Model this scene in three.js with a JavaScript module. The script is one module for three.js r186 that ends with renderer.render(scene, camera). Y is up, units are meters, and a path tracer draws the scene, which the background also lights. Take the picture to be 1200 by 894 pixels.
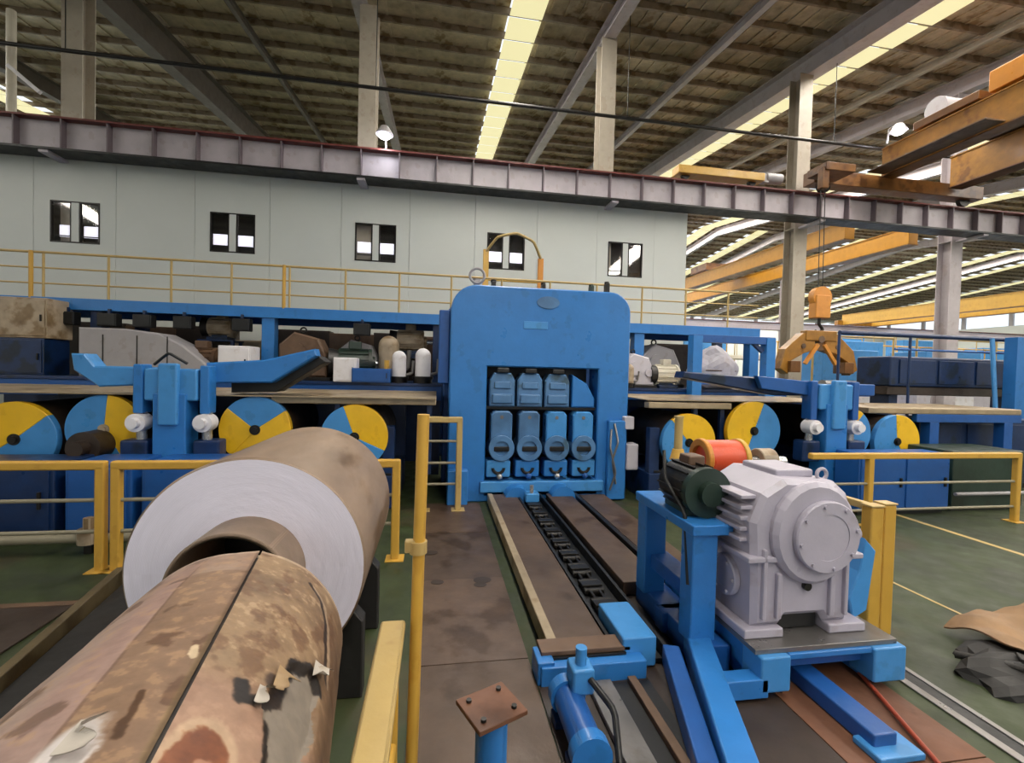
import * as THREE from 'three';
import { RoundedBoxGeometry } from 'three/addons/geometries/RoundedBoxGeometry.js';
import { mergeGeometries } from 'three/addons/utils/BufferGeometryUtils.js';
import { RectAreaLightUniformsLib } from 'three/addons/lights/RectAreaLightUniformsLib.js';

// ---------- camera, sky, big lights, exposure ----------
const scene = new THREE.Scene();
const camera = new THREE.PerspectiveCamera(2 * Math.atan(447 / 540) * 180 / Math.PI, 1200 / 894, 0.05, 300);
camera.position.set(0, 2.14, 0);
camera.rotation.set(-0.02353, -0.16215, 0.026, 'YXZ');
scene.add(camera);
scene.background = new THREE.Color(0.86, 0.93, 1.0);           // plain overcast sky, seen and felt only through the openings
scene.backgroundIntensity = 1.25;
const renderer = new THREE.WebGLRenderer({ antialias: true });
renderer.toneMapping = THREE.LinearToneMapping;
renderer.toneMappingExposure = 1.0;
renderer.shadowMap.enabled = true;
RectAreaLightUniformsLib.init();
const SKYLIGHT_POWER = 26;                                     // the daylight of the translucent roof strips
const ROOF_Y = 11, SLOPE = 0.12, SLOPE2 = 0.09, RIDGE = -38, EAVE = -72;
const roofY = (z) => z > RIDGE ? ROOF_Y - SLOPE * z : ROOF_Y - SLOPE * RIDGE - SLOPE2 * (RIDGE - z);
const STRIPS = [[-19.7, -18.7], [1.85, 2.8], [12.35, 13.45], [23, 24.1], [33.6, 34.7], [44.2, 45.3], [56, 57.1]];
const FAR_STRIPS = [[7, 8], [17.6, 18.6], [28.3, 29.3], [39, 40], [50, 51], [62, 63], [70, 71]];   // more of them on the far slope
for (const [a, b, far] of [...STRIPS, ...FAR_STRIPS.map((s) => [...s, 1])]) for (const [z0, z1] of far ? [[RIDGE, EAVE]] : [[12, -12], [-12, RIDGE], [RIDGE, EAVE]]) {
  const l = new THREE.RectAreaLight(0xfff8ee, SKYLIGHT_POWER, b - a, z0 - z1), zm = (z0 + z1) / 2, up = z1 >= RIDGE ? SLOPE : -SLOPE2;
  l.position.set((a + b) / 2, roofY(zm) - 0.36, zm);
  l.rotation.set(-Math.PI / 2 + Math.atan(up), 0, 0);
  l.castShadow = true;
  scene.add(l);
}

// ---------- helpers ----------
let seed = 7;
const rnd = () => { seed = (seed + 0x6d2b79f5) | 0; let t = Math.imul(seed ^ (seed >>> 15), 1 | seed); t = (t + Math.imul(t ^ (t >>> 7), 61 | t)) ^ t; return ((t ^ (t >>> 14)) >>> 0) / 4294967296; };
const rr = (a, b) => a + (b - a) * rnd();
const PI = Math.PI;
function tile(n, cells, s0) {                                  // tileable value noise n x n
  const g = new Float32Array(cells * cells); let s = s0; for (let i = 0; i < g.length; i++) { s = (s * 16807) % 2147483647; g[i] = s / 2147483647; }
  const out = new Float32Array(n * n), sm = (t) => t * t * (3 - 2 * t);
  for (let y = 0; y < n; y++) for (let x = 0; x < n; x++) {
    const u = x / n * cells, v = y / n * cells, i = Math.floor(u), j = Math.floor(v), a = sm(u - i), b = sm(v - j), at = (p, q) => g[(q % cells) * cells + p % cells];
    out[y * n + x] = (at(i, j) * (1 - a) + at(i + 1, j) * a) * (1 - b) + (at(i, j + 1) * (1 - a) + at(i + 1, j + 1) * a) * b;
  }
  return out;
}
function fbm(n, base, oct, s0) { const o = new Float32Array(n * n); let w = 1, tot = 0; for (let k = 0; k < oct; k++) { const t = tile(n, base << k, s0 + 77 * k); for (let i = 0; i < o.length; i++) o[i] += t[i] * w; tot += w; w *= 0.55; } for (let i = 0; i < o.length; i++) o[i] /= tot; return o; }
function tex(n, m, f, srgb = true, rx = 1, ry = 1) {           // f(x, y, i) -> [r,g,b] in 0..1
  const d = new Uint8Array(n * m * 4);
  for (let y = 0; y < m; y++) for (let x = 0; x < n; x++) { const c = f(x, y, y * n + x), i = (y * n + x) * 4; d[i] = Math.max(0, Math.min(255, c[0] * 255)); d[i + 1] = Math.max(0, Math.min(255, c[1] * 255)); d[i + 2] = Math.max(0, Math.min(255, c[2] * 255)); d[i + 3] = 255; }
  const t = new THREE.DataTexture(d, n, m); t.wrapS = t.wrapT = THREE.RepeatWrapping; t.magFilter = THREE.LinearFilter; t.minFilter = THREE.LinearMipmapLinearFilter; t.generateMipmaps = true;
  if (srgb) t.colorSpace = THREE.SRGBColorSpace; t.repeat.set(rx, ry); t.needsUpdate = true; return t;
}
const N1 = fbm(512, 4, 6, 11), N2 = fbm(512, 8, 6, 91), N3 = fbm(512, 16, 5, 301), N4 = fbm(512, 3, 4, 555);
const mixc = (a, b, t) => a.map((v, i) => v + (b[i] - v) * t), sstep = (a, b, x) => { const t = Math.max(0, Math.min(1, (x - a) / (b - a))); return t * t * (3 - 2 * t); };
const wearMap = tex(512, 512, (x, y, i) => { const k = 0.95 + (N1[i] - 0.5) * 0.1 + (N3[i] - 0.5) * 0.06, s = sstep(0.66, 0.74, N2[i]) * 0.07; return [k - s * 0.6, k - s * 0.8, k - s]; }, true, 0.5, 0.5);
const grimeMap = tex(512, 512, (x, y, i) => { const k = 0.9 + (N1[i] - 0.5) * 0.35 + (N3[i] - 0.5) * 0.2, s = sstep(0.55, 0.68, N4[i] * 0.5 + N2[i] * 0.5) * 0.35; return [k - s * 0.6, k - s * 0.75, k - s]; }, true, 0.5, 0.5);
const fineBump = tex(512, 512, (x, y, i) => [N3[i], N3[i], N3[i]], false, 1.5, 1.5);
const roughMap = tex(512, 512, (x, y, i) => { const k = 0.75 + (N2[i] - 0.5) * 0.5; return [k, k, k]; }, false, 0.7, 0.7);
const M = {};
function mat(name, color, rough = 0.5, metal = 0, o = {}) {
  const { grime, ...rest } = o;
  return (M[name] = new THREE.MeshStandardMaterial({ name, color, roughness: rough, metalness: metal, map: grime === 0 ? null : grime ? grimeMap : wearMap, bumpMap: fineBump, bumpScale: 0.0012, roughnessMap: roughMap, ...rest }));
}
mat('blue', 0x2f7ac4, 0.45); mat('blueLight', 0x4590d2, 0.45); mat('blueDeep', 0x1e57a0, 0.5); mat('blueGrey', 0x5583b4, 0.5, 0, { grime: 1 }); mat('navy', 0x12305e, 0.5, 0, { grime: 1 });
mat('yellow', 0xcfa242, 0.5); mat('yellowPale', 0xbfa468, 0.55); mat('yellowDisc', 0xf2c024, 0.45); mat('orange', 0xa97524, 0.5, 0, { grime: 1 }); mat('orangeDeep', 0x7d5226, 0.55, 0, { grime: 1 });
mat('amber', 0xc98f2a, 0.5); mat('redOrange', 0xd9502a, 0.45); mat('black', 0x0d0d0e, 0.6); mat('darkSteel', 0x2c2a28, 0.5, 0.4, { grime: 1 }); mat('rubber', 0x1a1816, 0.8);
mat('steel', 0x8d8a88, 0.42, 0.7); mat('brightSteel', 0xc9c9c9, 0.35, 0.75); mat('tanSteel', 0xb5a284, 0.5, 0.2, { grime: 1 }); mat('brownPlate', 0x5e4b3c, 0.6, 0.15, { grime: 1 }); mat('pipeRed', 0xa8462c, 0.6); mat('rust', 0x7a5038, 0.8, 0, { grime: 1 }); mat('brownDark', 0x3a2d24, 0.7, 0, { grime: 1 });
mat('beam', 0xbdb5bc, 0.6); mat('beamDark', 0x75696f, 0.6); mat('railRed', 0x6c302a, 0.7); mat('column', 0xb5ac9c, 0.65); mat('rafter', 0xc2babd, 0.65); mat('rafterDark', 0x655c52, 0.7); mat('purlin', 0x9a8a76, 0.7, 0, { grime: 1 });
mat('wallPanel', 0xc6cbc6, 0.6, 0, { map: tex(256, 256, (x, y) => { const k = 0.96 + (N1[(y * 2) * 512 + x * 2] - 0.5) * 0.05; return [k, k, k]; }, true, 0.2, 0.2), bumpScale: 0.0004 }); mat('concrete', 0x9a968e, 0.85, 0, { grime: 1 }); mat('white', 0xe8e6ea, 0.6); mat('grey', 0x9d9a9d, 0.55); mat('greyPaint', 0xc3bfc8, 0.5); mat('beige', 0xb7a58c, 0.6, 0, { grime: 1 }); mat('cream', 0xd9d2bf, 0.6); mat('darkGreen', 0x24382e, 0.55, 0, { grime: 1 }); mat('brown', 0x6f5540, 0.65, 0, { grime: 1 });
mat('roofA', 0xd2c2a6, 0.7, 0, { grime: 1 }); mat('roofB', 0xbdac90, 0.7, 0, { grime: 1 }); mat('roofC', 0xdfd0b6, 0.7, 0, { grime: 1 });
mat('railGrey', 0x8d8670, 0.6); mat('olive', 0x5e5034, 0.75, 0, { grime: 1 }); mat('orangePaint', 0xd08a34, 0.5); mat('woodTan', 0x93714c, 0.8, 0, { grime: 1 });
M.glass = new THREE.MeshPhysicalMaterial({ name: 'glass', color: 0xffffff, roughness: 0.04, transmission: 1, thickness: 0, ior: 1.5 });
M.skylight = new THREE.MeshStandardMaterial({ name: 'skylight', color: 0x8c8a78, roughness: 0.6, emissive: new THREE.Color().setRGB(0.93, 0.85, 0.46), emissiveIntensity: 0.9 });
M.lampGlow = new THREE.MeshStandardMaterial({ name: 'lampGlow', color: 0xffffff, emissive: 0xf4f6ff, emissiveIntensity: 4 });
M.litPane = new THREE.MeshStandardMaterial({ name: 'litPane', color: 0xf4f4ff, emissive: 0xf2f0ff, emissiveIntensity: 0.75 });
M.farGlass = new THREE.MeshPhysicalMaterial({ name: 'farGlass', color: 0xffffff, roughness: 0.5, transmission: 1, thickness: 0 });
M.floorGreen = new THREE.MeshStandardMaterial({ name: 'floorGreen', color: 0xffffff, roughness: 0.8, roughnessMap: roughMap, bumpMap: fineBump, bumpScale: 0.0008,
  map: tex(512, 512, (x, y, i) => { const a = [0.19, 0.235, 0.105], b = [0.25, 0.235, 0.13], c = [0.15, 0.18, 0.095]; let k = mixc(a, b, sstep(0.5, 0.66, N1[i])); k = mixc(k, c, sstep(0.5, 0.7, N2[i]) * 0.6); const n = 0.92 + (N3[i] - 0.5) * 0.3; return k.map((v) => v * n); }, true, 0.28, 0.28) });

const bx = (w, h, d, x = 0, y = 0, z = 0, r = 0.006, rot) => {
  const g = r > 0 ? new RoundedBoxGeometry(w, h, d, 1, Math.min(r, w / 2.1, h / 2.1, d / 2.1)) : new THREE.BoxGeometry(w, h, d);
  if (rot) g.applyMatrix4(new THREE.Matrix4().makeRotationFromEuler(new THREE.Euler(...rot)));
  return g.translate(x, y, z);
};
const b2 = (x0, x1, y0, y1, z0, z1, r = 0.006) => bx(Math.abs(x1 - x0), Math.abs(y1 - y0), Math.abs(z1 - z0), (x0 + x1) / 2, (y0 + y1) / 2, (z0 + z1) / 2, r);
const cy = (r, len, ax, x, y, z, seg = 24, r2 = r) => { const g = new THREE.CylinderGeometry(r2, r, len, seg); if (ax === 'x') g.rotateZ(-PI / 2); if (ax === 'z') g.rotateX(PI / 2); return g.translate(x, y, z); };
const ringG = (ro, ri, len, ax, x, y, z, seg = 40) => { const c = Math.min(0.008, (ro - ri) / 3), g = new THREE.LatheGeometry([[ri, -len / 2], [ro - c, -len / 2], [ro, -len / 2 + c], [ro, len / 2 - c], [ro - c, len / 2], [ri, len / 2], [ri, -len / 2]].map((p) => new THREE.Vector2(...p)), seg); if (ax === 'x') g.rotateZ(-PI / 2); if (ax === 'z') g.rotateX(PI / 2); return sharp(g).translate(x, y, z); };
const sharp = (g) => { const n = g.toNonIndexed(); n.computeVertexNormals(); return n; };
const bar = (a, b, w, h = w, r = 0.006) => {                   // a box beam from point a to b
  const A = new THREE.Vector3(...a), B = new THREE.Vector3(...b), d = B.clone().sub(A), g = new RoundedBoxGeometry(w, h, d.length(), 1, Math.min(r, w / 2.1, h / 2.1));
  const m = new THREE.Matrix4().lookAt(B, A, Math.abs(d.y) > 0.97 * d.length() ? new THREE.Vector3(0, 0, 1) : new THREE.Vector3(0, 1, 0));
  return g.applyMatrix4(m).translate((A.x + B.x) / 2, (A.y + B.y) / 2, (A.z + B.z) / 2);
};
const tube = (pts, r, seg = 24, rad = 10) => new THREE.TubeGeometry(new THREE.CatmullRomCurve3(pts.map((p) => new THREE.Vector3(...p)), false, 'catmullrom', 0.15), seg, r, rad);
const rod = (a, b, r, seg = 12) => { const A = new THREE.Vector3(...a), B = new THREE.Vector3(...b), d = B.clone().sub(A), g = new THREE.CylinderGeometry(r, r, d.length(), seg); g.applyQuaternion(new THREE.Quaternion().setFromUnitVectors(new THREE.Vector3(0, 1, 0), d.normalize())); return g.translate((A.x + B.x) / 2, (A.y + B.y) / 2, (A.z + B.z) / 2); };
const ex = (pts, depth, zFront, bevel = 0.01, holes = []) => { // outline in x, y; extruded back from zFront
  const s = new THREE.Shape(pts.map((p) => new THREE.Vector2(...p))); for (const h of holes) s.holes.push(new THREE.Path(h.map((p) => new THREE.Vector2(...p))));
  return new THREE.ExtrudeGeometry(s, { depth: depth - 2 * bevel, bevelEnabled: bevel > 0, bevelThickness: bevel, bevelSize: bevel, bevelOffset: -bevel, bevelSegments: 1, curveSegments: 12 }).translate(0, 0, zFront - depth + bevel);
};
const exX = (pts, x0, x1, bevel = 0.008) => ex(pts.map(([z, y]) => [-z, y]), x1 - x0, 0, bevel).rotateY(PI / 2).translate(x1, 0, 0); // outline in z, y; extruded along x
const exZ = ex;
function metreUV(g) {
  const p = g.attributes.position, n = g.attributes.normal, uv = new Float32Array(p.count * 2);
  for (let i = 0; i < p.count; i++) { const ax = Math.abs(n.getX(i)), ay = Math.abs(n.getY(i)), az = Math.abs(n.getZ(i)); let u, v; if (ax >= ay && ax >= az) { u = p.getZ(i); v = p.getY(i); } else if (ay >= az) { u = p.getX(i); v = p.getZ(i); } else { u = p.getX(i); v = p.getY(i); } uv[2 * i] = u + 0.37; uv[2 * i + 1] = v + 0.61; }
  g.setAttribute('uv', new THREE.BufferAttribute(uv, 2)); return g;
}
function merge(geoms, keepUV) {
  const list = [].concat(geoms).map((g) => { const n = g.index ? g.toNonIndexed() : g; for (const k of Object.keys(n.attributes)) if (!['position', 'normal', ...(keepUV ? ['uv'] : [])].includes(k)) n.deleteAttribute(k); return n; });
  const g = list.length > 1 ? mergeGeometries(list) : list[0];
  return keepUV ? g : metreUV(g);
}
const used = {};
const numbered = (name) => { const k = used[name] = (used[name] ?? -1) + 1; return k ? name + '_' + String(k).padStart(3, '0') : name; };
function shine(m) { m.castShadow = m.receiveShadow = true; return m; }
function thing(name, label, category, at = [0, 0, 0], group) {
  const o = new THREE.Group(); o.name = numbered(name); o.position.set(...at); o.userData = { label, category, kind: 'thing' }; if (group) o.userData.group = group;
  o._o = at; scene.add(o); return o;
}
function part(o, name, geoms, m, label, keepUV) {              // geometry given in world coordinates of the first build
  const g = merge(geoms, keepUV); if (o._o) g.translate(-o._o[0], -o._o[1], -o._o[2]);
  const mesh = shine(new THREE.Mesh(g, m)); mesh.name = name; mesh._o = o._o; if (label) mesh.userData.label = label; o.add(mesh); return mesh;
}
function each(o, name, geoms, m, label) { return geoms.map((g) => part(o, name, [g], m, label)); }
function single(name, label, category, geoms, m, group, keepUV) {
  const mesh = shine(new THREE.Mesh(merge(geoms, keepUV), m)); mesh.name = numbered(name); mesh.userData = { label, category, kind: 'thing' }; if (group) mesh.userData.group = group; scene.add(mesh); return mesh;
}
function struct(name, geoms, m) { const o = geoms ? shine(new THREE.Mesh(merge(geoms), m)) : new THREE.Group(); o.name = name; o.userData.kind = 'structure'; scene.add(o); return o; }
function copy(o, at, label, group, turn) { const c = o.clone(); c.name = numbered(o.name.replace(/_\d+$/, '')); c.userData = { ...o.userData, label: label ?? o.userData.label }; if (group) c.userData.group = group; c.position.set(...at); if (turn !== undefined) c.rotation.y = turn; scene.add(c); return c; }
function piece(parent, name, geom, m, pos, rot) { const k = shine(new THREE.Mesh(geom, m)); k.name = name; if (pos) k.position.set(...pos); if (rot) k.rotation.set(...rot); parent.add(k); return k; }

// ================= SETTING =================
const HX0 = -24, HX1 = 80, HZ0 = 13;
const floor = struct('floor', [b2(HX0, HX1, -0.3, 0, EAVE, HZ0, 0)], M.floorGreen);
{ // steel plates of the walkway and the machine bay
  const plateMats = ['brownPlate', 'brownPlate2', 'brownPlate3']; mat('brownPlate2', 0x57463a, 0.62, 0.15, { grime: 1 }); mat('brownPlate3', 0x655143, 0.6, 0.15, { grime: 1 });
  const row = (x0, x1, z0, z1, n, m) => { const dz = (z1 - z0) / n; for (let i = 0; i < n; i++) part(floor, 'floor_plate', [b2(x0 + 0.004, x1 - 0.004, 0, 0.008 + rr(0, 0.004), z0 + i * dz + 0.004, z0 + (i + 1) * dz - 0.004, 0.002)], M[m ?? plateMats[i % 3]]); };
  row(-0.13, 0.72, -7.35, -0.6, 5); row(0.72, 1.5, -3.0, -0.6, 2, 'brownDark'); row(1.5, 2.3, -5, -0.6, 3, 'brownDark'); row(2.3, 3.15, -3.6, -0.6, 2, 'rust');
  part(floor, 'floor_marking', [b2(7.25, 7.33, 0, 0.004, -6.4, 3, 0)], M.yellowPale); part(floor, 'floor_marking', [b2(4.805, 4.835, 0, 0.004, -4.6, 3, 0)], M.yellowPale);
  part(floor, 'floor_groove', [b2(3.3, 3.36, 0, 0.012, -3.3, -0.8, 0.004), b2(3.46, 3.5, 0, 0.012, -3.3, -0.8, 0.004)], M.steel); part(floor, 'floor_groove', [b2(3.36, 3.46, 0, 0.005, -3.3, -0.8, 0)], M.black);
  for (const [x, z, r] of [[0.5, -4.6, 0.07], [0.47, -4.5, 0.05], [-0.02, -5.35, 0.06], [0.05, -4.6, 0.05]]) part(floor, 'oil_stain', [new THREE.CylinderGeometry(r, r, 0.002, 14).scale(1.3, 1, 1).translate(x, 0.014, z)], M.brownDark);
}
{ // ceiling: purlins, sheets, skylight strips, rafters
  const ceil = struct('ceiling'), th = Math.atan(SLOPE), th2 = -Math.atan(SLOPE2), step = 1.15, len = Math.hypot(1, SLOPE);
  const spans = []; let a = HX0; for (const [s, e] of STRIPS) { spans.push([a, s]); a = e; } spans.push([a, HX1]); const ALL = [...STRIPS, ...FAR_STRIPS], farSpans = []; { let b = HX0; for (const [p, q] of [...ALL].sort((u, v) => u[0] - v[0])) { farSpans.push([b, p]); b = q; } farSpans.push([b, HX1]); }
  const sheets = (list, bays) => list.map(([x0, x1]) => { const g = [bx(x1 - x0, 0.02, bays * step * len - 0.01, 0, 0, 0, 0)], n = Math.min(26, Math.round((x1 - x0) / 0.45)); for (let i = 0; i < n; i++) g.push(bx(0.07, 0.04, bays * step * len - 0.02, -(x1 - x0) / 2 + (i + 0.5) * (x1 - x0) / n, -0.028, 0, 0)); return merge(g); }), sheetG = sheets(spans, 2), farG = sheets(farSpans, 4);
  const purlinG = merge([bx(HX1 - HX0, 0.17, 0.018, 0, 0, 0.03, 0), bx(HX1 - HX0, 0.015, 0.075, 0, 0.085, 0, 0), bx(HX1 - HX0, 0.015, 0.075, 0, -0.085, 0, 0)]);
  const panelG = ALL.map(([x0, x1]) => merge([bx(x1 - x0, 0.03, step * len - 0.1, 0, 0, 0, 0.008)]));
  const sky = ALL.map(() => { const g = new THREE.Group(); g.name = 'skylight'; ceil.add(g); return g; });
  const frameG = merge([bx(0.04, 0.16, 2 * step * len, 0, 0, 0, 0)]);
  for (let k = 0; ; k++) {
    const z = HZ0 - k * step; if (z < EAVE - 0.1) break;
    const near = z > RIDGE, rot = [near ? th : th2, 0, 0];
    piece(ceil, 'purlin', purlinG, M.purlin, [(HX0 + HX1) / 2, roofY(z) - 0.11, z], rot);
    if (k % 2 === 0 && z > RIDGE + 0.1) { const zc = z - step, r2 = [th, 0, 0]; spans.forEach(([x0, x1], i) => piece(ceil, 'roof_sheet', sheetG[i], M[['roofA', 'roofB', 'roofC', 'roofA'][Math.floor(rnd() * 4)]], [(x0 + x1) / 2, roofY(zc) + 0.01, zc], r2)); }
    const zc = z - step / 2; if (zc < EAVE) continue;
    ALL.forEach(([x0, x1], i) => (i < STRIPS.length || zc < RIDGE) && piece(sky[i], 'skylight_panel', panelG[i], M.skylight, [(x0 + x1) / 2, roofY(zc) - 0.23, zc], [zc > RIDGE ? th : th2, 0, 0]));
  }
  for (let z = RIDGE - 2 * step; z > EAVE - 3; z -= 4 * step) farSpans.forEach(([x0, x1], i) => piece(ceil, 'roof_sheet', farG[i], M[['roofA', 'roofB', 'roofC'][Math.floor(rnd() * 3)]], [(x0 + x1) / 2, roofY(z) + 0.01, z], [th2, 0, 0]));
  // rafters hang under the purlins, parallel to the slope
  const rafter = (x, h, w, m, low = 0) => { for (const [z0, z1] of [[HZ0, RIDGE], [RIDGE, EAVE]]) { const zm = (z0 + z1) / 2, L = (z0 - z1) * len, g = merge([bx(w, 0.025, L, 0, -h / 2, 0, 0), bx(w, 0.025, L, 0, h / 2, 0, 0), bx(0.02, h, L, 0, 0, 0, 0)]); piece(ceil, 'rafter', g, m, [x, roofY(zm) - 0.26 - h / 2 - low, zm], [z1 >= RIDGE ? th : th2, 0, 0]); } };
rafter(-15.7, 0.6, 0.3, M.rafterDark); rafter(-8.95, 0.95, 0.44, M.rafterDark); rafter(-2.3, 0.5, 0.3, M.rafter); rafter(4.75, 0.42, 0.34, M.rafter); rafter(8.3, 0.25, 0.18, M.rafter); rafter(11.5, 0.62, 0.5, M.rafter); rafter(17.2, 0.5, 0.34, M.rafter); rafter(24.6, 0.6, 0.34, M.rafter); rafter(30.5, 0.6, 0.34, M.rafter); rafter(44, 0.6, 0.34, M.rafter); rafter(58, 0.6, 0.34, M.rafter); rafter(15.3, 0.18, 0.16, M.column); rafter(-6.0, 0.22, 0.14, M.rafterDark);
  const thin = rodPiece(); function rodPiece() { return merge([cy(0.045, 44, 'x', 4, 9.22, -12.3, 10)]); } piece(ceil, 'cable_pipe', thin, M.darkSteel);
  for (const x of [-8.9, -2, 4.74, 11.3, 17.3]) piece(ceil, 'pipe_hanger', merge([rod([x + 0.32, 9.22, -12.3], [x + 0.32, roofY(-12.3) - 0.2, -12.3], 0.012, 8)]), M.darkSteel);
}
{ const w = struct('wall_left', [b2(HX0 - 0.3, HX0, 0, 7, EAVE, HZ0, 0), b2(HX0 - 0.3, HX0, 9.4, 17, EAVE, HZ0, 0)], M.wallPanel); for (let i = 0; i < 15; i++) part(w, 'mullion', [b2(HX0 - 0.3, HX0, 7, 9.4, HZ0 - i * 6 - 0.4, HZ0 - i * 6, 0)], M.grey); }  // unseen ribbon opening added to bring more daylight onto the ceiling
{ const w = struct('wall_right', [b2(HX1, HX1 + 0.3, 0, 10.3, EAVE, HZ0, 0), b2(HX1, HX1 + 0.3, 12.2, 17, EAVE, HZ0, 0)], M.wallPanel); for (let i = 0; i < 15; i++) part(w, 'mullion', [b2(HX1, HX1 + 0.3, 10.3, 12.2, HZ0 - i * 6 - 0.5, HZ0 - i * 6, 0)], M.grey); }
{ // gable ends: the far one has a ribbon of windows under the eave, the near one an unseen doorway added to light the front faces
  const far = struct('wall_far', [b2(HX0, HX1, 0, 10.5, EAVE - 0.3, EAVE, 0), b2(HX0, HX1, 12.1, 13.2, EAVE - 0.3, EAVE, 0)], M.wallPanel);
  for (let i = 0; i < 18; i++) { const x = HX0 + i * 6; part(far, 'mullion', [b2(x, x + 0.5, 10.5, 12.1, EAVE - 0.3, EAVE, 0)], M.grey); }
  struct('wall_front', [b2(HX0, -11, 0, 11, HZ0, HZ0 + 0.3, 0), b2(15, HX1, 0, 11, HZ0, HZ0 + 0.3, 0), b2(-11, 15, 5.6, 11, HZ0, HZ0 + 0.3, 0)], M.wallPanel);
  const d = struct('door_1'); part(d, 'door_frame', [b2(-11.1, -10.9, 0, 5.6, HZ0 - 0.1, HZ0 + 0.35), b2(14.9, 15.1, 0, 5.6, HZ0 - 0.1, HZ0 + 0.35), b2(-11.1, 15.1, 5.5, 5.7, HZ0 - 0.1, HZ0 + 0.35)], M.blueDeep);
  struct('ground', [b2(-60, 100, -0.32, -0.02, HZ0 + 0.3, 60, 0)], M.concrete);
}
{ // pale panelled office wall with five windows
  const wall = struct('wall_back'), W = 1.75, top = 7.45, Z = -12.8, th = 0.09, hw = 0.53, y0 = 4.95, y1 = 5.95;
  const out = (w) => [[-w / 2, 0], [w / 2, 0], [w / 2, top], [-w / 2, top]];
  const solid = metreUV(merge([ex(out(W - 0.001), th, 0, 0.003)])), holed = metreUV(merge([ex(out(W - 0.001), th, 0, 0.003, [[[-hw, y0], [-hw, y1], [hw, y1], [hw, y0]]])]));
  const centres = [-8.71, -5.14, -1.6, 1.86, 5.34]; let lastX = 0;
  for (let i = -6; i <= 8; i++) { const x = -8.71 + i * 1.756; if (x > 5.5) break; const isW = i >= 0 && i % 2 === 0; piece(wall, 'wall_panel', isW ? holed : solid, M.wallPanel, [x, 0, Z]); lastX = x; }
  piece(wall, 'wall_panel', metreUV(merge([ex([[lastX + W / 2, 0], [7.25, 0], [7.25, top], [lastX + W / 2, top]], th, 0, 0.008)])), M.wallPanel, [0, 0, Z]);
  struct('wall_side', [b2(7.15, 7.25, 0, top, -15, Z - th, 0)], M.wallPanel);
  for (let i = 0; i < 5; i++) {
    const x = -8.71 + i * 3.512, w = struct('window_' + (i + 1)); w._o = [0, 0, 0];
    const f = 0.035; part(w, 'window_frame', [b2(x - hw, x + hw, y0, y0 + f, Z - 0.07, Z + 0.01), b2(x - hw, x + hw, y1 - f, y1, Z - 0.07, Z + 0.01), ...[-1, 1].flatMap((s) => [b2(x + s * hw, x + s * (hw - f), y0, y1, Z - 0.07, Z + 0.01), b2(x + s * 0.08, x + s * (0.08 + f), y0, y1, Z - 0.07, Z + 0.005)])], M.darkSteel);
    part(w, 'mullion', [b2(x - 0.08, x + 0.08, y0, y1, Z - 0.06, Z + 0.008)], M.wallPanel);
    for (const s of [-1, 1]) { const xc = x + s * 0.29; part(w, 'window_pane', [bx(0.36, 0.93, 0.006, xc, 5.45, Z - 0.03, 0)], M.glass); if (i < 4) part(w, 'lit_pane', [bx(i === 0 && s < 0 ? 0.24 : 0.36, 0.28, 0.012, xc + (i === 0 ? 0.05 : 0), [5.24, 5.27, 5.32, 5.3][i], Z - 0.05, 0.002)], M.litPane); part(w, 'sash_bar', [bx(0.36, 0.025, 0.02, xc, 5.12, Z - 0.025, 0.003)], M.darkSteel); }
    part(w, 'shade_board', [b2(x - 1.3, x + 1.3, y0 - 0.8, y1 + 1.3, Z - 0.4, Z - 0.36, 0)], M.rubber);  // dark board added in place of the unlit office interior
  }
}
// steel columns that carry the roof
{
  const hung = { '-8.95': 0.95, '-2': 0.5, '4.75': 0.42, '11.25': 0.62, '17.2': 0.5, '24': 0.6, '30.5': 0.6 }, col = (x, z, lab, m = M.column) => { const yt = roofY(z) - 0.28 - hung[x], o = thing('steel_column', lab, 'column', [x, 0, z]); part(o, 'flange', [b2(x - 0.23, x + 0.23, 0, yt, z + 0.2, z + 0.225, 0.004)], m); part(o, 'flange', [b2(x - 0.23, x + 0.23, 0, yt, z - 0.225, z - 0.2, 0.004)], m); part(o, 'web', [b2(x - 0.012, x + 0.012, 0, yt, z - 0.2, z + 0.2, 0)], m); part(o, 'base_plate', [b2(x - 0.32, x + 0.32, 0, 0.04, z - 0.32, z + 0.32)], m); each(o, 'stiffener_plate', [6.9, 7.7].map((y) => b2(x - 0.22, x + 0.22, y - 0.02, y, z - 0.2, z + 0.2, 0)), m); return o; };
  col(-8.95, -13.25, 'pale steel roof column above the crane beam at the hall edge beside the conduit');
  col(-2.0, -13.25, 'pale steel roof column above the crane beam beside the glowing white lamp'); col(4.75, -13.25, 'pale steel roof column above the crane beam, just past the first glowing roof strip');
  col(11.25, -13.25, 'grey steel column standing free past the end of the office wall, behind the orange hoist'); col(17.2, -13.25, 'grey steel column standing free, second past the end of the office wall', M.rafter); col(24, -13.25, 'grey steel column beyond the second free-standing one', M.rafter);
  for (const [x, l] of [[17.2, 'distant steel column in the far bay behind the yellow cranes'], [30.5, 'distant steel column in the far bay under the bright window ribbon']]) col(x, -37, l, M.rafter);
}
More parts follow.
